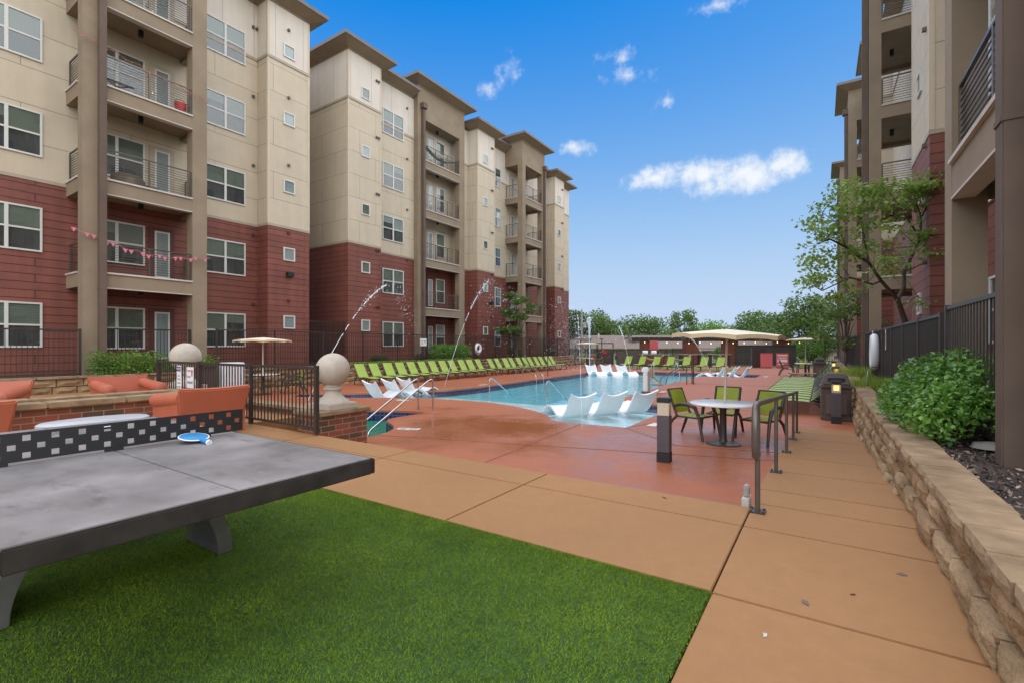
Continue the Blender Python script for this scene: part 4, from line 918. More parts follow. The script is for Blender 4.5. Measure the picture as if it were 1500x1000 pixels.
def dining(x, y, label, ul, z=DZ, rad=.56, cw=1.0, tilt=(0, 0), rot=.3, ctr=2.02):
    t = thing('patio_table', label, 'table', (x, y, z), 0, 'round patio tables')
    g = M(); g.lathe([(rad-.02, .705), (rad, .712), (rad, .728), (rad-.012, .738)], (0, 0, 0), 48); g.build('tabletop', 'table_white', t, smooth=True)
    g = M(); g.lathe([(.29, 0), (.29, .02), (.2, .035), (.075, .05), (.06, .1), (.055, .6), (.10, .703)], (0, 0, 0), 32); g.build('pedestal', 'dark_metal', t, smooth=True)
    u = thing('patio_umbrella', ul, 'umbrella', (x, y, z), rot, 'tan patio umbrellas')
    tx, ty = tilt; u.rotation_euler = (tx, ty, rot)
    M().tube([(0, 0, .742), (0, 0, ctr)], .021, 12).build('pole', pbr('pole_tan', (.55, .47, .37), .35, .05).name if 'pole_tan' not in MATS else 'pole_tan', u, smooth=True)
    n = 8; g = M(); ring = []
    sub = 6
    pts = []
    for k in range(n):
        for q in range(sub):
            a0, a1 = 2*math.pi*k/n, 2*math.pi*(k+1)/n; t_ = q/sub
            px_, py_ = cw*(math.cos(a0)*(1-t_)+math.cos(a1)*t_), cw*(math.sin(a0)*(1-t_)+math.sin(a1)*t_)
            pts.append((px_, py_, math.sin(t_*math.pi)))
    m_ = len(pts); vs = [(0, 0, ctr)]
    for f_, zz in ((.3, .028), (.65, .066), (1, .105)): vs += [(p[0]*f_, p[1]*f_, ctr-zz+.022*p[2]*f_) for p in pts]
    fs = [(0, 1+i, 1+(i+1) % m_) for i in range(m_)]
    for r_ in (0, 1): fs += [(1+r_*m_+i, 1+(r_+1)*m_+i, 1+(r_+1)*m_+(i+1) % m_, 1+r_*m_+(i+1) % m_) for i in range(m_)]
    g.add(vs, fs); canopy = g.build('canopy', 'canvas', u, smooth=True)
    g = M(); vs = [(p[0]*1.0, p[1]*1.0, ctr-.105+.022*p[2]) for p in pts]+[(p[0]*1.005, p[1]*1.005, ctr-.105-.075+.035*p[2]) for p in pts]
    g.add(vs, [(i, m_+i, m_+(i+1) % m_, (i+1) % m_) for i in range(m_)]); g.build('valance', 'canvas_edge', u)
    for k in range(n):
        a = 2*math.pi*k/n; M().bar((0, 0, ctr-.03), (cw*.99*math.cos(a), cw*.99*math.sin(a), ctr-.125), .012, .016).build('rib', 'rail_metal', u)
    return t
dining(-1.55, 9.2, 'white round patio table behind the near handrail', 'large tan patio umbrella over the nearest white table', tilt=(R(1.2), R(1.8)), ctr=2.04, cw=.93)
chair(-2.14, 9.62, R(-18), 'green sling patio chair left of the nearest white table, seen from behind', 'chairs at the nearest table')
chair(-1.75, 10.35, R(-95), 'green sling patio chair on the pool side of the nearest white table', 'chairs at the nearest table')
chair(-1.02, 9.78, R(-112), 'green sling patio chair half hidden by the handrail', 'chairs at the nearest table')
dining(-17.0, 9.45, 'white round patio table seen through the railing', 'tan patio umbrella behind the railing at left', cw=.95, ctr=2.04)
chair(-17.3, 8.5, R(80), 'lime patio chair left of the table behind the railing', 'chairs behind the railing'); chair(-16.5, 10.3, R(-110), 'lime patio chair right of the table behind the railing', 'chairs behind the railing')
dining(-1.05, 32.6, 'white patio table beyond the close row of loungers', 'tan patio umbrella at the far right by the feathery tree', ctr=2.2)
chair(-1.95, 32.4, R(10), 'green patio chair left of the far right table', 'chairs at the far right table'); chair(-1.2, 33.6, R(-90), 'green patio chair behind the far right table', 'chairs at the far right table'); chair(-.3, 32.8, R(180), 'green patio chair right of the far right table', 'chairs at the far right table')
dining(-16.7, 36.6, 'white patio table near the gate past the water column', 'small tan patio umbrella near the gate past the water column', ctr=2.0)
chair(-15.7, 37.0, R(190), 'green patio chair beside the table near the gate', 'chairs near the gate'); chair(-17.3, 37.4, R(-60), 'green patio chair behind the table near the gate', 'chairs near the gate')

# ------------------------------------------------------------------ rails, bollards, bins, pool kit
h = thing('handrail', 'brown tube handrail on five posts along the ramp', 'handrail', (-.49, 0, 0))
zt = lambda y: .90-.066*(y-4.51)
yp = [4.51, 6.26, 7.95, 9.6, 10.8]
for y in yp:
    zb = zr(y) if y > 5.25 else 0
    M().tube([(0, y, zb), (0, y, zt(y)-.01)], .021, 12).build('post', 'rail_metal', h, smooth=True)
    g = M().box(-.06, .06, y-.06, y+.06, zb+.001, zb+.012)
    for a in (-.045, .045):
        for b in (-.045, .045): g.lathe([(.009, 0), (.009, .012)], (a, y+b, zb+.012), 8)
    g.build('base_plate', 'dark_metal', h)
pts = [(0, 4.53, .52)]+[(0, 4.43-.06*math.sin(k/8*math.pi), .60+.0+.26*k/8) for k in range(9)][1:8]+[(0, 4.40, .86), (0, 4.45, .905), (0, 4.6, zt(4.6)+.012)]+[(0, y, zt(y)+.012) for y in (6, 8, 10, 10.85)]
pts = [(0, 4.51, .50), (0, 4.44, .47), (0, 4.36, .50), (0, 4.32, .58), (0, 4.32, .74), (0, 4.335, .83), (0, 4.39, .895), (0, 4.5, .91)]+[(0, y, zt(y)+.012) for y in (4.8, 6, 8, 10, 10.87)]
M().tube(pts, .026, 14).build('top_rail', 'rail_metal', h, smooth=True)
def hooks(label, lines, mat='steel', r=.021, group='pool grab rails', name='grab_rail', sm=14):
    o = thing(name, label, 'grab rail', (0, 0, 0), 0, group)
    for pts in lines:
        P_ = [Vector(p) for p in pts]; out = [P_[0]]
        for a, b, c in zip(P_, P_[1:], P_[2:]):
            d1, d2 = (a-b), (c-b); k = min(.16, d1.length*.45, d2.length*.45); p, q = b+d1.normalized()*k, b+d2.normalized()*k
            for t in [i/6 for i in range(7)]: out.append(p*(1-t)**2+b*2*t*(1-t)+q*t*t)
        out.append(P_[-1]); M().tube(out, r, 10).build('rail', mat, o, smooth=True)
    return o
hooks('pair of steel handrails leading down into the spa', [[(-9.3, 9.47, DZ), (-9.3, 9.47, .52), (-9.2, 9.2, .48), (-8.95, 7.0, -.55), (-8.95, 6.95, -.8)], [(-8.84, 9.55, DZ), (-8.84, 9.55, .52), (-8.78, 9.3, .48), (-8.45, 7.05, -.5), (-8.45, 7.0, -.8)]])
hooks('single steel grab rail in the pool beyond the side on chairs', [[(-10.46, 14.35, -.64), (-10.46, 14.35, .18), (-10.46, 14.6, .16), (-10.46, 15.9, -.62)]])
hooks('single steel grab rail in the pool behind the near white chairs', [[(-8.03, 14.34, -.64), (-8.03, 14.34, .18), (-8.03, 14.6, .16), (-8.03, 15.9, -.62)]])
hooks('pair of steel pool rails by the far run of loungers', [[(-14.0, 21.6, DZ), (-14.0, 21.6, .44), (-13.75, 21.5, .42), (-12.2, 20.7, -.1), (-12.15, 20.7, -.6)], [(-14.0, 22.3, DZ), (-14.0, 22.3, .44), (-13.75, 22.2, .42), (-12.2, 21.4, -.1), (-12.15, 21.4, -.6)]])
hooks('pair of dark pool rails on the right deck past the pool lift', [[(-5.35, 22.6, DZ), (-5.35, 22.6, .5), (-5.55, 22.55, .5), (-6.25, 21.6, -.05), (-6.3, 21.5, -.8)], [(-5.3, 23.4, DZ), (-5.3, 23.4, .5), (-5.5, 23.35, .5), (-6.2, 22.4, -.05), (-6.25, 22.3, -.8)]], 'rail_metal')
hooks('steel grab rail at the far end left of the pool lift', [[(-9.8, 31.2, -.8), (-9.5, 31.0, .3), (-9.4, 31.0, .3), (-9.2, 30.4, -.8)]]); hooks('steel grab rail at the far end right of the pool lift', [[(-8.3, 31.3, -.8), (-8.05, 31.1, .3), (-7.95, 31.1, .3), (-7.6, 30.6, -.8)]])
for lb, x, y, hh in (('thin dark post standing by the right pool rails', -5.15, 23.0, 1.3), ('thin dark post at the far run of loungers', -13.7, 24.6, 1.2)):
    o = thing('post', lb, 'post', (x, y, DZ)); M().tube([(0, 0, .02), (0, 0, hh)], .025, 8).build('shaft', 'dark_metal', o, smooth=True); M().lathe([(.09, 0), (.09, .02)], (0, 0, 0), 16).build('foot', 'dark_metal', o)
def bollard(label, x, y, lit, h=.97, w=.095):
    o = thing('bollard_light', label, 'bollard', (x, y, DZ), .05, 'square bollard lights')
    M().box(-w, w, -w, w, .0, .15).build('foot', 'black', o, bevel=.004); M().box(-w+.004, w-.004, -w+.004, w-.004, .152, h-.27).build('body', pbr('bollard_grey', (.075, .065, .07), .45, .12, 5, .08, 120, .001).name if 'bollard_grey' not in MATS else 'bollard_grey', o, bevel=.006)
    M().box(-w+.01, w-.01, -w+.01, w-.01, h-.268, h-.075).build('lens', 'lens_cream', o, bevel=.004)
    if lit:
        M().box(-w*.5, w*.5, -w+.002, -w+.008, h-.21, h-.10).build('lamp', 'lamp_glow', o)
    M().box(-w, w, -w, w, h-.073, h).build('cap', 'black', o, bevel=.008)
bollard('unlit square bollard light on the red deck by the pool shelf', -2.06, 7.32, False)
bollard('lit bollard light in front of the near brown bin', .17, 13.05, True, .96); bollard('lit bollard light behind the near brown bin', .29, 21.8, True); bollard('lit bollard light farthest along the buff wall', .27, 28.5, True)
def bin_(label, x, y):
    o = thing('waste_bin', label, 'bin', (x, y, DZ), .04, 'brown waste bins')
    g = M(); w, t_ = .265, .30
    g.add([(-w, -w, .05), (w, -w, .05), (w, w, .05), (-w, w, .05), (-t_, -t_, .76), (t_, -t_, .76), (t_, t_, .76), (-t_, t_, .76)], [(0, 3, 2, 1), (4, 5, 6, 7), (0, 1, 5, 4), (1, 2, 6, 5), (2, 3, 7, 6), (3, 0, 4, 7)]); b = g.build('body', 'brown_plastic', o, bevel=.03, smooth=True)
    g = M()
    for s in (-1, 1): g.box(-.2, .2, s*.283-.02, s*.283+.012, .16, .62); g.box(s*.283-.02, s*.283+.012, -.2, .2, .16, .62)
    g.build('side_panel', pbr('bin_panel', (.12, .085, .07), .6, .1).name if 'bin_panel' not in MATS else 'bin_panel', b, bevel=.008)
    M().box(-.31, .31, -.31, .31, .0, .09).build('base', 'brown_plastic', o, bevel=.02); M().box(-.32, .32, -.32, .32, .762, .83).build('rim', 'brown_plastic', o, bevel=.02)
    g = M(); q, p = .29, .21
    g.add([(-q, -q, .832), (q, -q, .832), (q, q, .832), (-q, q, .832), (-p, -p, 1.1), (p, -p, 1.1), (p, p, 1.1), (-p, p, 1.1)], [(0, 3, 2, 1), (4, 5, 6, 7), (0, 1, 5, 4), (1, 2, 6, 5), (2, 3, 7, 6), (3, 0, 4, 7)]); hd = g.build('hood', 'brown_plastic', o, bevel=.03, smooth=True)
    M().box(-.17, .17, -.268, -.238, .87, 1.0).build('opening', 'black', hd)
bin_('brown waste bin behind the nearest lit bollard', .17, 13.75); bin_('brown waste bin by the far end of the close lounger row', -.33, 30.4)
o = thing('junction_box', 'small tan electrical box at the edge of the ramp', 'electrical box', (-.605, 4.75, DZ)); M().box(-.03, .03, -.09, .09, 0, .40).build('cabinet', 'slab_edge', o, bevel=.006); M().box(-.025, .025, -.05, .05, .402, .50).build('cover', 'grey_concrete', o, bevel=.01)
# pool lift
o = thing('pool_lift', 'white and tan pool lift with folded seat at the pool edge', 'pool lift', (-5.6, 17.5, DZ), R(20))
M().box(-.16, .16, -.2, .2, 0, .06).build('base', 'brown_plastic', o); M().box(-.1, .06, -.09, .09, .06, .92).build('mast', 'white_plastic', o, bevel=.03); M().box(.08, .15, -.05, .05, .06, .85).build('post', pbr('lift_tan', (.33, .22, .15), .5).name, o, bevel=.01)
M().box(-.15, .12, -.10, .10, .74, .97).build('actuator', 'white_plastic', o, bevel=.05); M().box(.16, .26, -.16, .16, .55, .95).build('backrest', 'lift_tan', o, bevel=.04); M().box(.2, .62, -.2, .2, .30, .36).build('seat', 'lift_tan', o, bevel=.02); M().bar((.25, 0, .6), (.6, 0, .33), .05).build('arm', 'lift_tan', o)
# depth markers
for k, (x, y, rz, lb) in enumerate(((-7.35, 7.2, .4, 'white depth marker tile beside the spa'), (-3.2, 10.6, 1.5, 'white depth marker tile near the bollard'), (-5.2, 18.3, 1.5, 'white depth marker tile past the pool lift'), (-11.4, 10.9, .1, 'white depth marker tile in front of the side on chairs'), (-12.9, 17.2, 1.4, 'white depth marker tile by the left pool edge'), (-2.9, 30.5, 1.5, 'white depth marker tile at the far bay'))):
    t = thing('depth_marker', lb, 'tile', (x, y, DZ), rz, 'depth marker tiles'); M().box(-.24, .24, -.10, .10, .004, .008).build('tile', 'tile_white', t)
    if k == 0:
        g = M(); g.box(-.2, -.05, -.05, .05, .009, .011).box(.0, .2, -.05, -.01, .009, .011).box(.0, .2, .02, .05, .009, .011); g.build('print_lines', 'sign_grey', t)
# life ring
def ring(label, x, y, z, rz):
    o = thing('life_ring', label, 'life ring', (x, y, z), rz, 'life rings')
    g = M(); R_, q = .24, .075; P_ = []
    for i in range(29): P_.append((0, R_*math.cos(i/28*6.2832), R_*math.sin(i/28*6.2832)))
    g.tube(P_, q, 10); g.build('float', 'white_plastic', o, smooth=True)
    g = M(); g.tube([(.03, .36*math.cos(i/16*6.2832+.3), .36*math.sin(i/16*6.2832+.3)-.06*math.sin(i/16*12.5)) for i in range(17)], .012, 6); g.build('rope', 'sign_white', o, smooth=True)
ring('white life ring hanging on the long fence behind the loungers', -19.15, 25.0, 1.22, 0)
o = thing('life_ring', 'wrapped white life ring hanging on the close fence at right', 'life ring', (1.13, 17.2, 1.22), 0, 'life rings'); g = M(); g.tube([(0, .30*math.cos(i/28*6.2832), .42*math.sin(i/28*6.2832)) for i in range(29)], .10, 10); g.build('float', 'white_plastic', o, smooth=True)
sign('small white sign above the wrapped life ring', 1.16, 18.3, 1.55, .22, .3, [(-.08, .08, .2, .03), (-.08, .08, .1, .03)], -math.pi/2); sign('narrow red and white sign on the close fence', 1.2, 14.9, 1.30, .12, .5, [(-.04, .04, .1, .3)], -math.pi/2, bm='sign_red')
o = thing('hose', 'bent metal hose bib hook rising from the planting bed', 'hook', (.78, 14.2, .36)); M().tube([(0, 0, 0), (.02, .1, .18), (.06, .5, .42), (.16, .9, .5), (.25, 1.1, .5)], .012, 8).build('rod', 'steel_dull', o, smooth=True)

# ------------------------------------------------------------------ water jets
def jet(label, base, apex, vanish, r=.014, top=.05, n=26, drops=90, spread=.25):
    o = thing('water_jet', label, 'water jet', base, 0, 'fountain jets'); g = M(); b, a = Vector(base), Vector(apex); d = a-b; hz = Vector((d.x, d.y, 0)); P_ = []
    for k in range(n+1):
        t = k/n; P_.append(hz*t+Vector((0, 0, d.z*(2*t-t*t)))*(.55)+Vector((0, 0, d.z*t))*.45)
    k = int(n*.42)
    g.tube(P_[:k+1], [r*.62*(.75+.4*i/k+.25*random.uniform(-1, 1)) for i in range(k+1)], 7)
    for i in range(k, n):
        for _q in range(2):
            m_ = P_[i].lerp(P_[i+1], .5); rr = r*(.7+1.1*(i-k)/(n-k)); m_ = P_[i].lerp(P_[i+1], random.random()); dr = (P_[i+1]-P_[i])*random.uniform(.12, .4); jt = Vector((random.uniform(-1, 1), random.uniform(-1, 1), random.uniform(-1, 1)))*r*(.6+2.2*(i-k)/(n-k))
            g.tube([m_-dr+jt, m_+jt*.3, m_+dr-jt], [rr*.5, rr*random.uniform(.8, 1.3), rr*.5], 6)
    g.build('stream', 'jet_water', o, smooth=True)
    g = M()
    def drop(p, s):
        g.add([p+Vector(q)*s for q in ((1, 0, 0), (-1, 0, 0), (0, 1, 0), (0, -1, 0), (0, 0, 1.3), (0, 0, -1.3))], [(0, 2, 4), (2, 1, 4), (1, 3, 4), (3, 0, 4), (2, 0, 5), (1, 2, 5), (3, 1, 5), (0, 3, 5)])
    for _ in range(drops):
        t = random.uniform(.6, 1.6); p = hz*t+Vector((0, 0, d.z*(2*t-t*t) if t > 1 else d.z*(t*.45+.55*(2*t-t*t))))+Vector((random.gauss(0, 1), random.gauss(0, 1), random.gauss(0, 1)))*spread*max(.1, t-.5)
        if p.z+b.z > -.4: drop(p, random.uniform(.006, .018))
    g.build('droplets', 'jet_water', o)['kind'] = 'stuff'
jet('water jet arcing past the near ball finial towards the red wall', (-10.2, 6.5, DZ), (-12.5, 11.2, 3.45), None, .014, drops=170)
jet('water jet arcing in front of the boxy hedge behind the loungers', (-13.43, 15.2, DZ), (-12.5, 17.0, 4.2), None, .017, drops=150)
jet('slender upright water jet rising beside the near white chairs', (-4.33, 9.27, DZ), (-5.6, 11.7, 2.2), None, .007, drops=50, spread=.15)
jet('water jet leaning left beside the pool lift', (-6.18, 17.82, DZ), (-7.5, 19.8, 2.2), None, .013, drops=60, spread=.15)
jet('water jet falling towards the far right bay below the umbrella', (-6.1, 32.0, -.4), (-7.3, 31.6, 1.95), None, .02, drops=50, spread=.15)
jet('tall white water column in front of the far block corner', (-11.6, 25.9, -.45), (-11.8, 26.2, 3.0), None, .05, drops=260, spread=.3)
n = 1900; P = np.column_stack([rng.normal(-13.6, .75, n), rng.normal(27.5, 1.3, n), 4.3-4.5*rng.uniform(0, 1, n)**.8]); 
P2 = np.column_stack([rng.normal(-13, .9, 260), rng.normal(18.5, .9, 260), rng.uniform(.4, 4.4, 260)]); V, F = leaf_arrays(np.vstack([P, P2]), .05, .7, 0)
o = nmesh('water_spray', V, F, 'jet_water'); o['kind'] = 'stuff'

# ------------------------------------------------------------------ far end: pergola, walls, gate, house
p = thing('pergola', 'long dark pergola on brick piers at the far end of the deck', 'pergola', (-14.4, 43.4, DZ), math.atan2(8.0, 12.3))
Lp = 15.2
for x in (.6, 4.6, 8.2, 13.0): M().box(x-.55, x+.55, -.55, .55, 0, 2.15).build('brick_pier', 'brick_far', p)
g = M()
for y in (-.7, 0, .7): g.box(-.6, Lp, y-.06, y+.06, 2.152, 2.36)
g.build('beam', 'timber_dark', p); g = M(); x = -.55
while x < Lp: g.box(x-.03, x+.03, -1.1, 1.1, 2.362, 2.5); x += .45
g.build('rafter', 'timber_dark', p)
g = M()
for k in range(15): g.lathe([(.012, -.05), (.035, 0), (.03, .035), (.01, .05)], (.2+k*1.0, -.75, 2.03-.1*math.sin(k*1.3)**2), 10)
sl = tag(g.build('string_lights', 'bulb_glow', loc=(-14.4, 43.4, DZ)), 'string of warm bulbs hanging from the pergola beam', 'string lights'); sl.rotation_euler = (0, 0, math.atan2(8.0, 12.3))
w = thing('slatted_wall', 'dark grey horizontal slatted wall under the pergola', 'wall', (-6.9, 47.2, DZ), math.atan2(8, 12.3)); M().box(0, 5.4, -.08, .08, 0, 1.75).build('slat_panel', 'slat_wall', w); M().box(-.02, 5.42, -.13, .13, 1.752, 1.8).build('cap', 'grey_slat', w)
w = thing('slatted_gate', 'dark folding slatted screen beside the red notice boards', 'screen', (-5.0, 42.4, DZ), .9); M().box(0, 1.3, -.05, .05, 0, 1.5).build('slat_panel', 'slat_wall', w); M().box(-.06, 0, -.06, .06, 0, 1.56).build('post', 'grey_slat', w)
for k, x in enumerate((-9.4, -7.4)):
    b_ = thing('bar_table', 'dark bar table under the pergola, ' + ('nearer the hammocks' if not k else 'nearer the grey slatted wall'), 'table', (x, 40.8+k*1.3, DZ), .55, 'bar tables under the pergola'); M().box(-.9, .9, -.35, .35, 1.0, 1.06).build('tabletop', 'grey_concrete', b_, bevel=.01)
    for a in (-.75, .75): M().box(a-.06, a+.06, -.28, .28, 0, .998).build('leg', 'timber_dark', b_)
    M().box(-.69, .69, -.02, .02, .2, .28).build('stretcher', 'timber_dark', b_)
for k, (x, y) in enumerate(((-11.9, 39.0), (-9.9, 39.4))):
    h_ = thing('hammock', 'pale hammock on a leaning dark post, ' + ('left one' if not k else 'right one') + ' behind the far loungers', 'hammock', (x, y, DZ), .3, 'hammocks behind the far loungers')
    M().sheet([[(.95-1.9*i/10, v*.28, .95-.45*math.sin(i/10*math.pi)+.12*abs(v)) for v in (-1, -.5, 0, .5, 1)] for i in range(11)], .02).build('sling', 'slab_edge', h_, smooth=True)
    for a in (-1, 1): M().bar((a*.75, 0, 0), (a*1.0, 0, 1.5), .08).build('post', 'timber_dark', h_)
    M().bar((-.8, 0, .05), (.8, 0, .05), .1).build('base', 'timber_dark', h_)
gt = thing('gate', 'black framed gate with a red sign on it', 'gate', (-17.0, 39.6, DZ), .55)
M().bar((0, 0, 0), (0, 0, 1.95), .08).bar((1.35, 0, 0), (1.35, 0, 1.95), .08).bar((-.04, 0, 1.95), (1.39, 0, 1.95), .08).build('gate_frame', 'black', gt); M().box(.05, 1.3, -.02, .02, .1, 1.2).build('gate_panel', 'timber_dark', gt); M().box(.45, .8, -.05, -.025, 1.0, 1.3).build('sign_plate', 'red_cloth', gt)
fence('tall black picket fence left of the gate', (-18.7, 38.6), (-17.1, 39.5), DZ, 1.55, .11, n=1); w = thing('board_fence', 'weathered grey board fence right of the gate', 'fence', (-15.5, 40.4, DZ), .55); M().box(0, 3.6, -.05, .05, 0, 1.25).build('board_panel', 'grey_slat', w)
for k in (0, 1.8, 3.6): M().box(k-.05, k+.05, .052, .15, 0, 1.35).build('post', 'timber_dark', w)
fence('dark picket fence behind the pergola piers', (-12.2, 46), (-3.4, 52), DZ, 1.15, .12)
w = thing('brick_counter', 'low red brick grill counter behind the far loungers', 'counter', (-13.4, 40.2, DZ), .55); M().box(0, 2.6, -.3, .3, 0, .95).build('brick_base', 'brick_far', w); M().box(-.05, 2.65, -.36, .36, .952, 1.0).build('countertop', 'grey_concrete', w)
for k in range(2):
    q = thing('grill', 'white domed grill on the brick counter, ' + ('left one' if not k else 'right one'), 'grill', (-13.0+k*.62, 40.4+k*.38, DZ+1.002), .55, 'domed grills'); g = M(); g.tube([(-.22, 0, .12), (-.2, 0, .12), (.2, 0, .12), (.22, 0, .12)], [.05, .2, .2, .05], 14); g.build('hood', 'white_plastic', q, smooth=True); M().box(-.2, .2, -.18, .18, 0, .08).build('firebox', 'steel_dull', q)
sign('red square banner hung on the pergola pier', -13.0, 42.9, 1.0, .75, .85, [(-.3, .3, .1, .02)], .55, 'red_board', 'sign_red', cat='banner')
M().box(-14, -5.4, 36.9, 39.2, DZ+.004, DZ+.02).build('lawn_strip', 'grass_green', kind='structure')
hs = thing('house', 'long low tan house with brown hip roof beyond the gate', 'house', (-29.5, 55.2, -2.2), R(33.4))
M().box(0, 23.5, 0, 8, 0, 3.25).build('wall', 'house_wall', hs)
g = M(); e = .7; g.add([(-e, -e, 3.25), (23.5+e, -e, 3.25), (23.5+e, 8+e, 3.25), (-e, 8+e, 3.25), (4, 4, 5.0), (19.5, 4, 5.0), (-e, -e, 3.1), (23.5+e, -e, 3.1), (23.5+e, 8+e, 3.1), (-e, 8+e, 3.1)], [(0, 1, 5, 4), (1, 2, 5), (2, 3, 4, 5), (3, 0, 4), (6, 9, 8, 7), (0, 6, 7, 1), (1, 7, 8, 2), (2, 8, 9, 3), (3, 9, 6, 0)]); rf = g.build('roof', 'roof_shingle', hs)
M().box(6, 6.2, 3, 3.2, 4.4, 5.2).build('vent_pipe', 'slab_edge', rf)
for x in (3, 7.5, 12, 16, 20):
    f_ = M().box(x, x+1.5, -.06, -.002, 1.2, 2.5).build('window', 'white_frame', hs); M().box(x+.1, x+1.4, -.08, -.062, 1.3, 2.4).build('pane', 'screen_dark', f_)
hs = thing('house', 'second brown roofed house glimpsed behind the pergola', 'house', (-14.5, 63.5, -2), R(30)); M().box(0, 18, 0, 8, 0, 2.75).build('wall', 'house_wall', hs)
g = M(); g.add([(-.6, -.6, 2.752), (18.6, -.6, 2.752), (18.6, 8.6, 2.752), (-.6, 8.6, 2.752), (3, 4, 4.0), (15, 4, 4.0)], [(0, 1, 5, 4), (1, 2, 5), (2, 3, 4, 5), (3, 0, 4), (0, 3, 2, 1)]); g.build('roof', 'roof_shingle', hs)
for x in (2, 7, 12): M().box(x, x+2.6, -.05, -.002, .2, 2.4).build('garage_door', 'slab_edge', hs)
up = thing('utility_pole', 'pale utility pole with a grey transformer beyond the house', 'utility pole', (-25.7, 54.9, -1)); M().tube([(0, 0, 0), (0, 0, 6.9)], [.14, .10], 10).build('pole', 'grey_concrete', up, smooth=True); M().lathe([(.02, 0), (.2, .02), (.2, .7), (.02, .72)], (.34, .1, 4.6), 14).build('transformer', 'grey_concrete', up, smooth=True)
for lb, x, y in (('thin dark lamp post left of the gate', -17.6, 39.4), ('thin dark lamp post behind the table near the gate', -17.2, 41.0)):
    o = thing('lamp_post', lb, 'lamp post', (x, y, DZ), 0, 'lamp posts by the gate'); M().tube([(0, 0, 0), (0, 0, 2.3)], .04, 8).build('pole', 'black', o, smooth=True); M().lathe([(.03, 0), (.2, .03), (.16, .09), (.02, .1)], (0, 0, 2.302), 14).build('lamp_head', 'black', o, smooth=True)

# ------------------------------------------------------------------ balcony odds and ends
def garland(label, a, b, sag, n, mat, tri, name, cat):
    o = thing(name, label, cat, (0, 0, 0)); a, b = Vector(a), Vector(b); P_ = [a.lerp(b, k/24)-Vector((0, 0, sag*math.sin(k/24*math.pi)+.04*math.sin(k*1.7))) for k in range(25)]
    M().tube(P_, .008, 5).build('cord', mat, o); g = M()
    for k in range(n):
        p = P_[int((k+.5)*24/n)]; s = tri
        g.add([p+Vector((.01, -s, 0)), p+Vector((.01, s, 0)), p+Vector((.02, 0, -2*s)), p+Vector((-.01, -s, 0)), p+Vector((-.01, s, 0)), p+Vector((0, 0, -2*s))], [(0, 1, 2), (3, 5, 4), (0, 3, 4, 1), (1, 4, 5, 2), (2, 5, 3, 0)])
        if tri > .05: g.build('pennant', mat, o); g = M()
    if tri <= .05: g.build('bulb', mat, o)
garland('pink bunting strung across the second floor balcony of the near block', (-19.75, 4.95, 5.1), (-19.72, 8.9, 4.75), .35, 16, 'pink_cloth', .07, 'bunting', 'bunting')
garland('red string of small lights along the fourth floor balcony rail', (-19.72, 4.95, 11.3), (-19.72, 8.9, 10.7), .05, 30, pbr('string_red', (.5, .10, .05), .6).name, .022, 'string_lights', 'string lights')
o = thing('bucket', 'red bucket on the fourth floor balcony', 'bucket', (-20.1, 8.05, 9.96)); M().lathe([(.13, .06), (.15, .1), (.19, .4), (.16, .44)], (0, 0, 0), 20).build('body', 'red_cloth', o, smooth=True); M().tube(arc((0, 0, .40), .18, 0, math.pi, 10, (0, 1, 0)), .01, 6).build('handle', 'dark_metal', o)
o = thing('grill', 'covered brown grill on the third floor balcony', 'grill', (-20.2, 6.5, 6.86)); g = M(); g.lathe([(.3, 0), (.34, .1), (.33, .3), (.22, .44), (.03, .5)], (0, 0, 0), 20); g.v = [(x*.8, y*1.5, z) for x, y, z in g.v]; g.build('cover', 'tan_cover', o, smooth=True); M().box(-.2, .2, .48, .85, .12, .16).build('side_shelf', 'steel_dull', o)
o = thing('papasan_chair', 'dark round papasan chair on the fourth floor balcony', 'chair', (-20.25, 6.2, 9.96)); g = M()
g.tube([(.12*math.cos(i/20*6.2832)+.05, .42*math.cos(i/20*6.2832), .45+.42*.25*math.cos(i/20*6.2832)+.3*math.sin(i/20*6.2832)*.5) if False else (.40*math.sin(i/20*6.2832), .45*math.cos(i/20*6.2832), .42+.18*-math.sin(i/20*6.2832)) for i in range(21)], .022, 7)
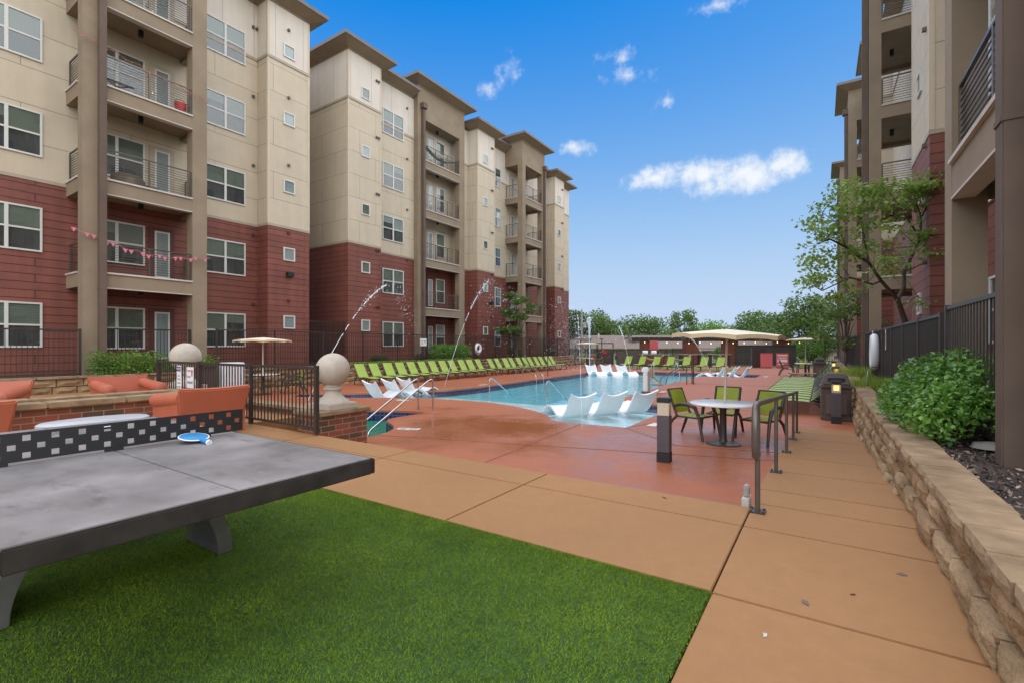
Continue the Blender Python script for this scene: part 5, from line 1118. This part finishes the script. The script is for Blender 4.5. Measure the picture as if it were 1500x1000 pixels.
for k in range(6): a = k*math.pi/3; g.tube([(0, 0, .25), (.40*math.sin(a), .45*math.cos(a), .42-.18*math.sin(a))], .014, 6)
g.build('bowl', 'dark_metal', o, smooth=True); M().lathe([(.28, 0), (.14, .14), (.1, .24)], (0, 0, 0), 16).build('stand', 'dark_metal', o, smooth=True)
o = thing('hammock', 'teal hammock on the top balcony of the far block', 'hammock', (-21.4, 23.9, 13.06)); M().sheet([[(v*.14, -1.5+3*i/10, .95-.45*math.sin(i/10*math.pi)+.06*abs(v)) for v in (-1, 0, 1)] for i in range(11)], .02).build('sling', 'teal_cloth', o, smooth=True); [M().bar((0, a, 0), (0, a, 1.0), .03).build('post', 'dark_metal', o) for a in (-1.5, 1.5)]
# fallen leaves on the path
g = None
for k, (x, y, s, lb) in enumerate(((.38, 3.75, .03, 'small dry leaf on the path near the wall foot'), (-.25, 2.6, .022, 'pale dry leaf on the path by the turf corner'), (-1.25, 4.45, .03, 'dark dry leaf on the path by the deck edge'), (.12, 3.3, .02, 'tiny dark leaf on the path between turf and wall'), (-.1, 3.05, .035, 'thin brown twig leaf on the path'))):
    o = M(); o.add([(-s, 0, .004), (0, s*.45, .012), (s, 0, .005), (0, -s*.45, .004), (-s, 0, .002), (0, s*.45, .010), (s, 0, .003), (0, -s*.45, .002)], [(0, 3, 2, 1), (4, 5, 6, 7), (0, 1, 5, 4), (1, 2, 6, 5), (2, 3, 7, 6), (3, 0, 4, 7)])
    q = o.build('fallen_leaf', 'tan_cover' if k != 1 else 'slab_edge', loc=(x, y, 0)); q.rotation_euler = (0, 0, k*1.3); tag(q, lb, 'leaf', 'fallen leaves')
o = M(); o.lathe([(.02, 0), (.16, .02), (.13, .07), (.02, .09)], (0, 0, 0), 9); o.v = [(x*1.2+random.uniform(-.01, .01), y*.8+random.uniform(-.01, .01), z) for x, y, z in o.v]; tag(o.build('rock', 'grey_concrete', loc=(1.38, 6.55, .365), smooth=True), 'flat grey rock on the mulch beside the bush', 'rock')
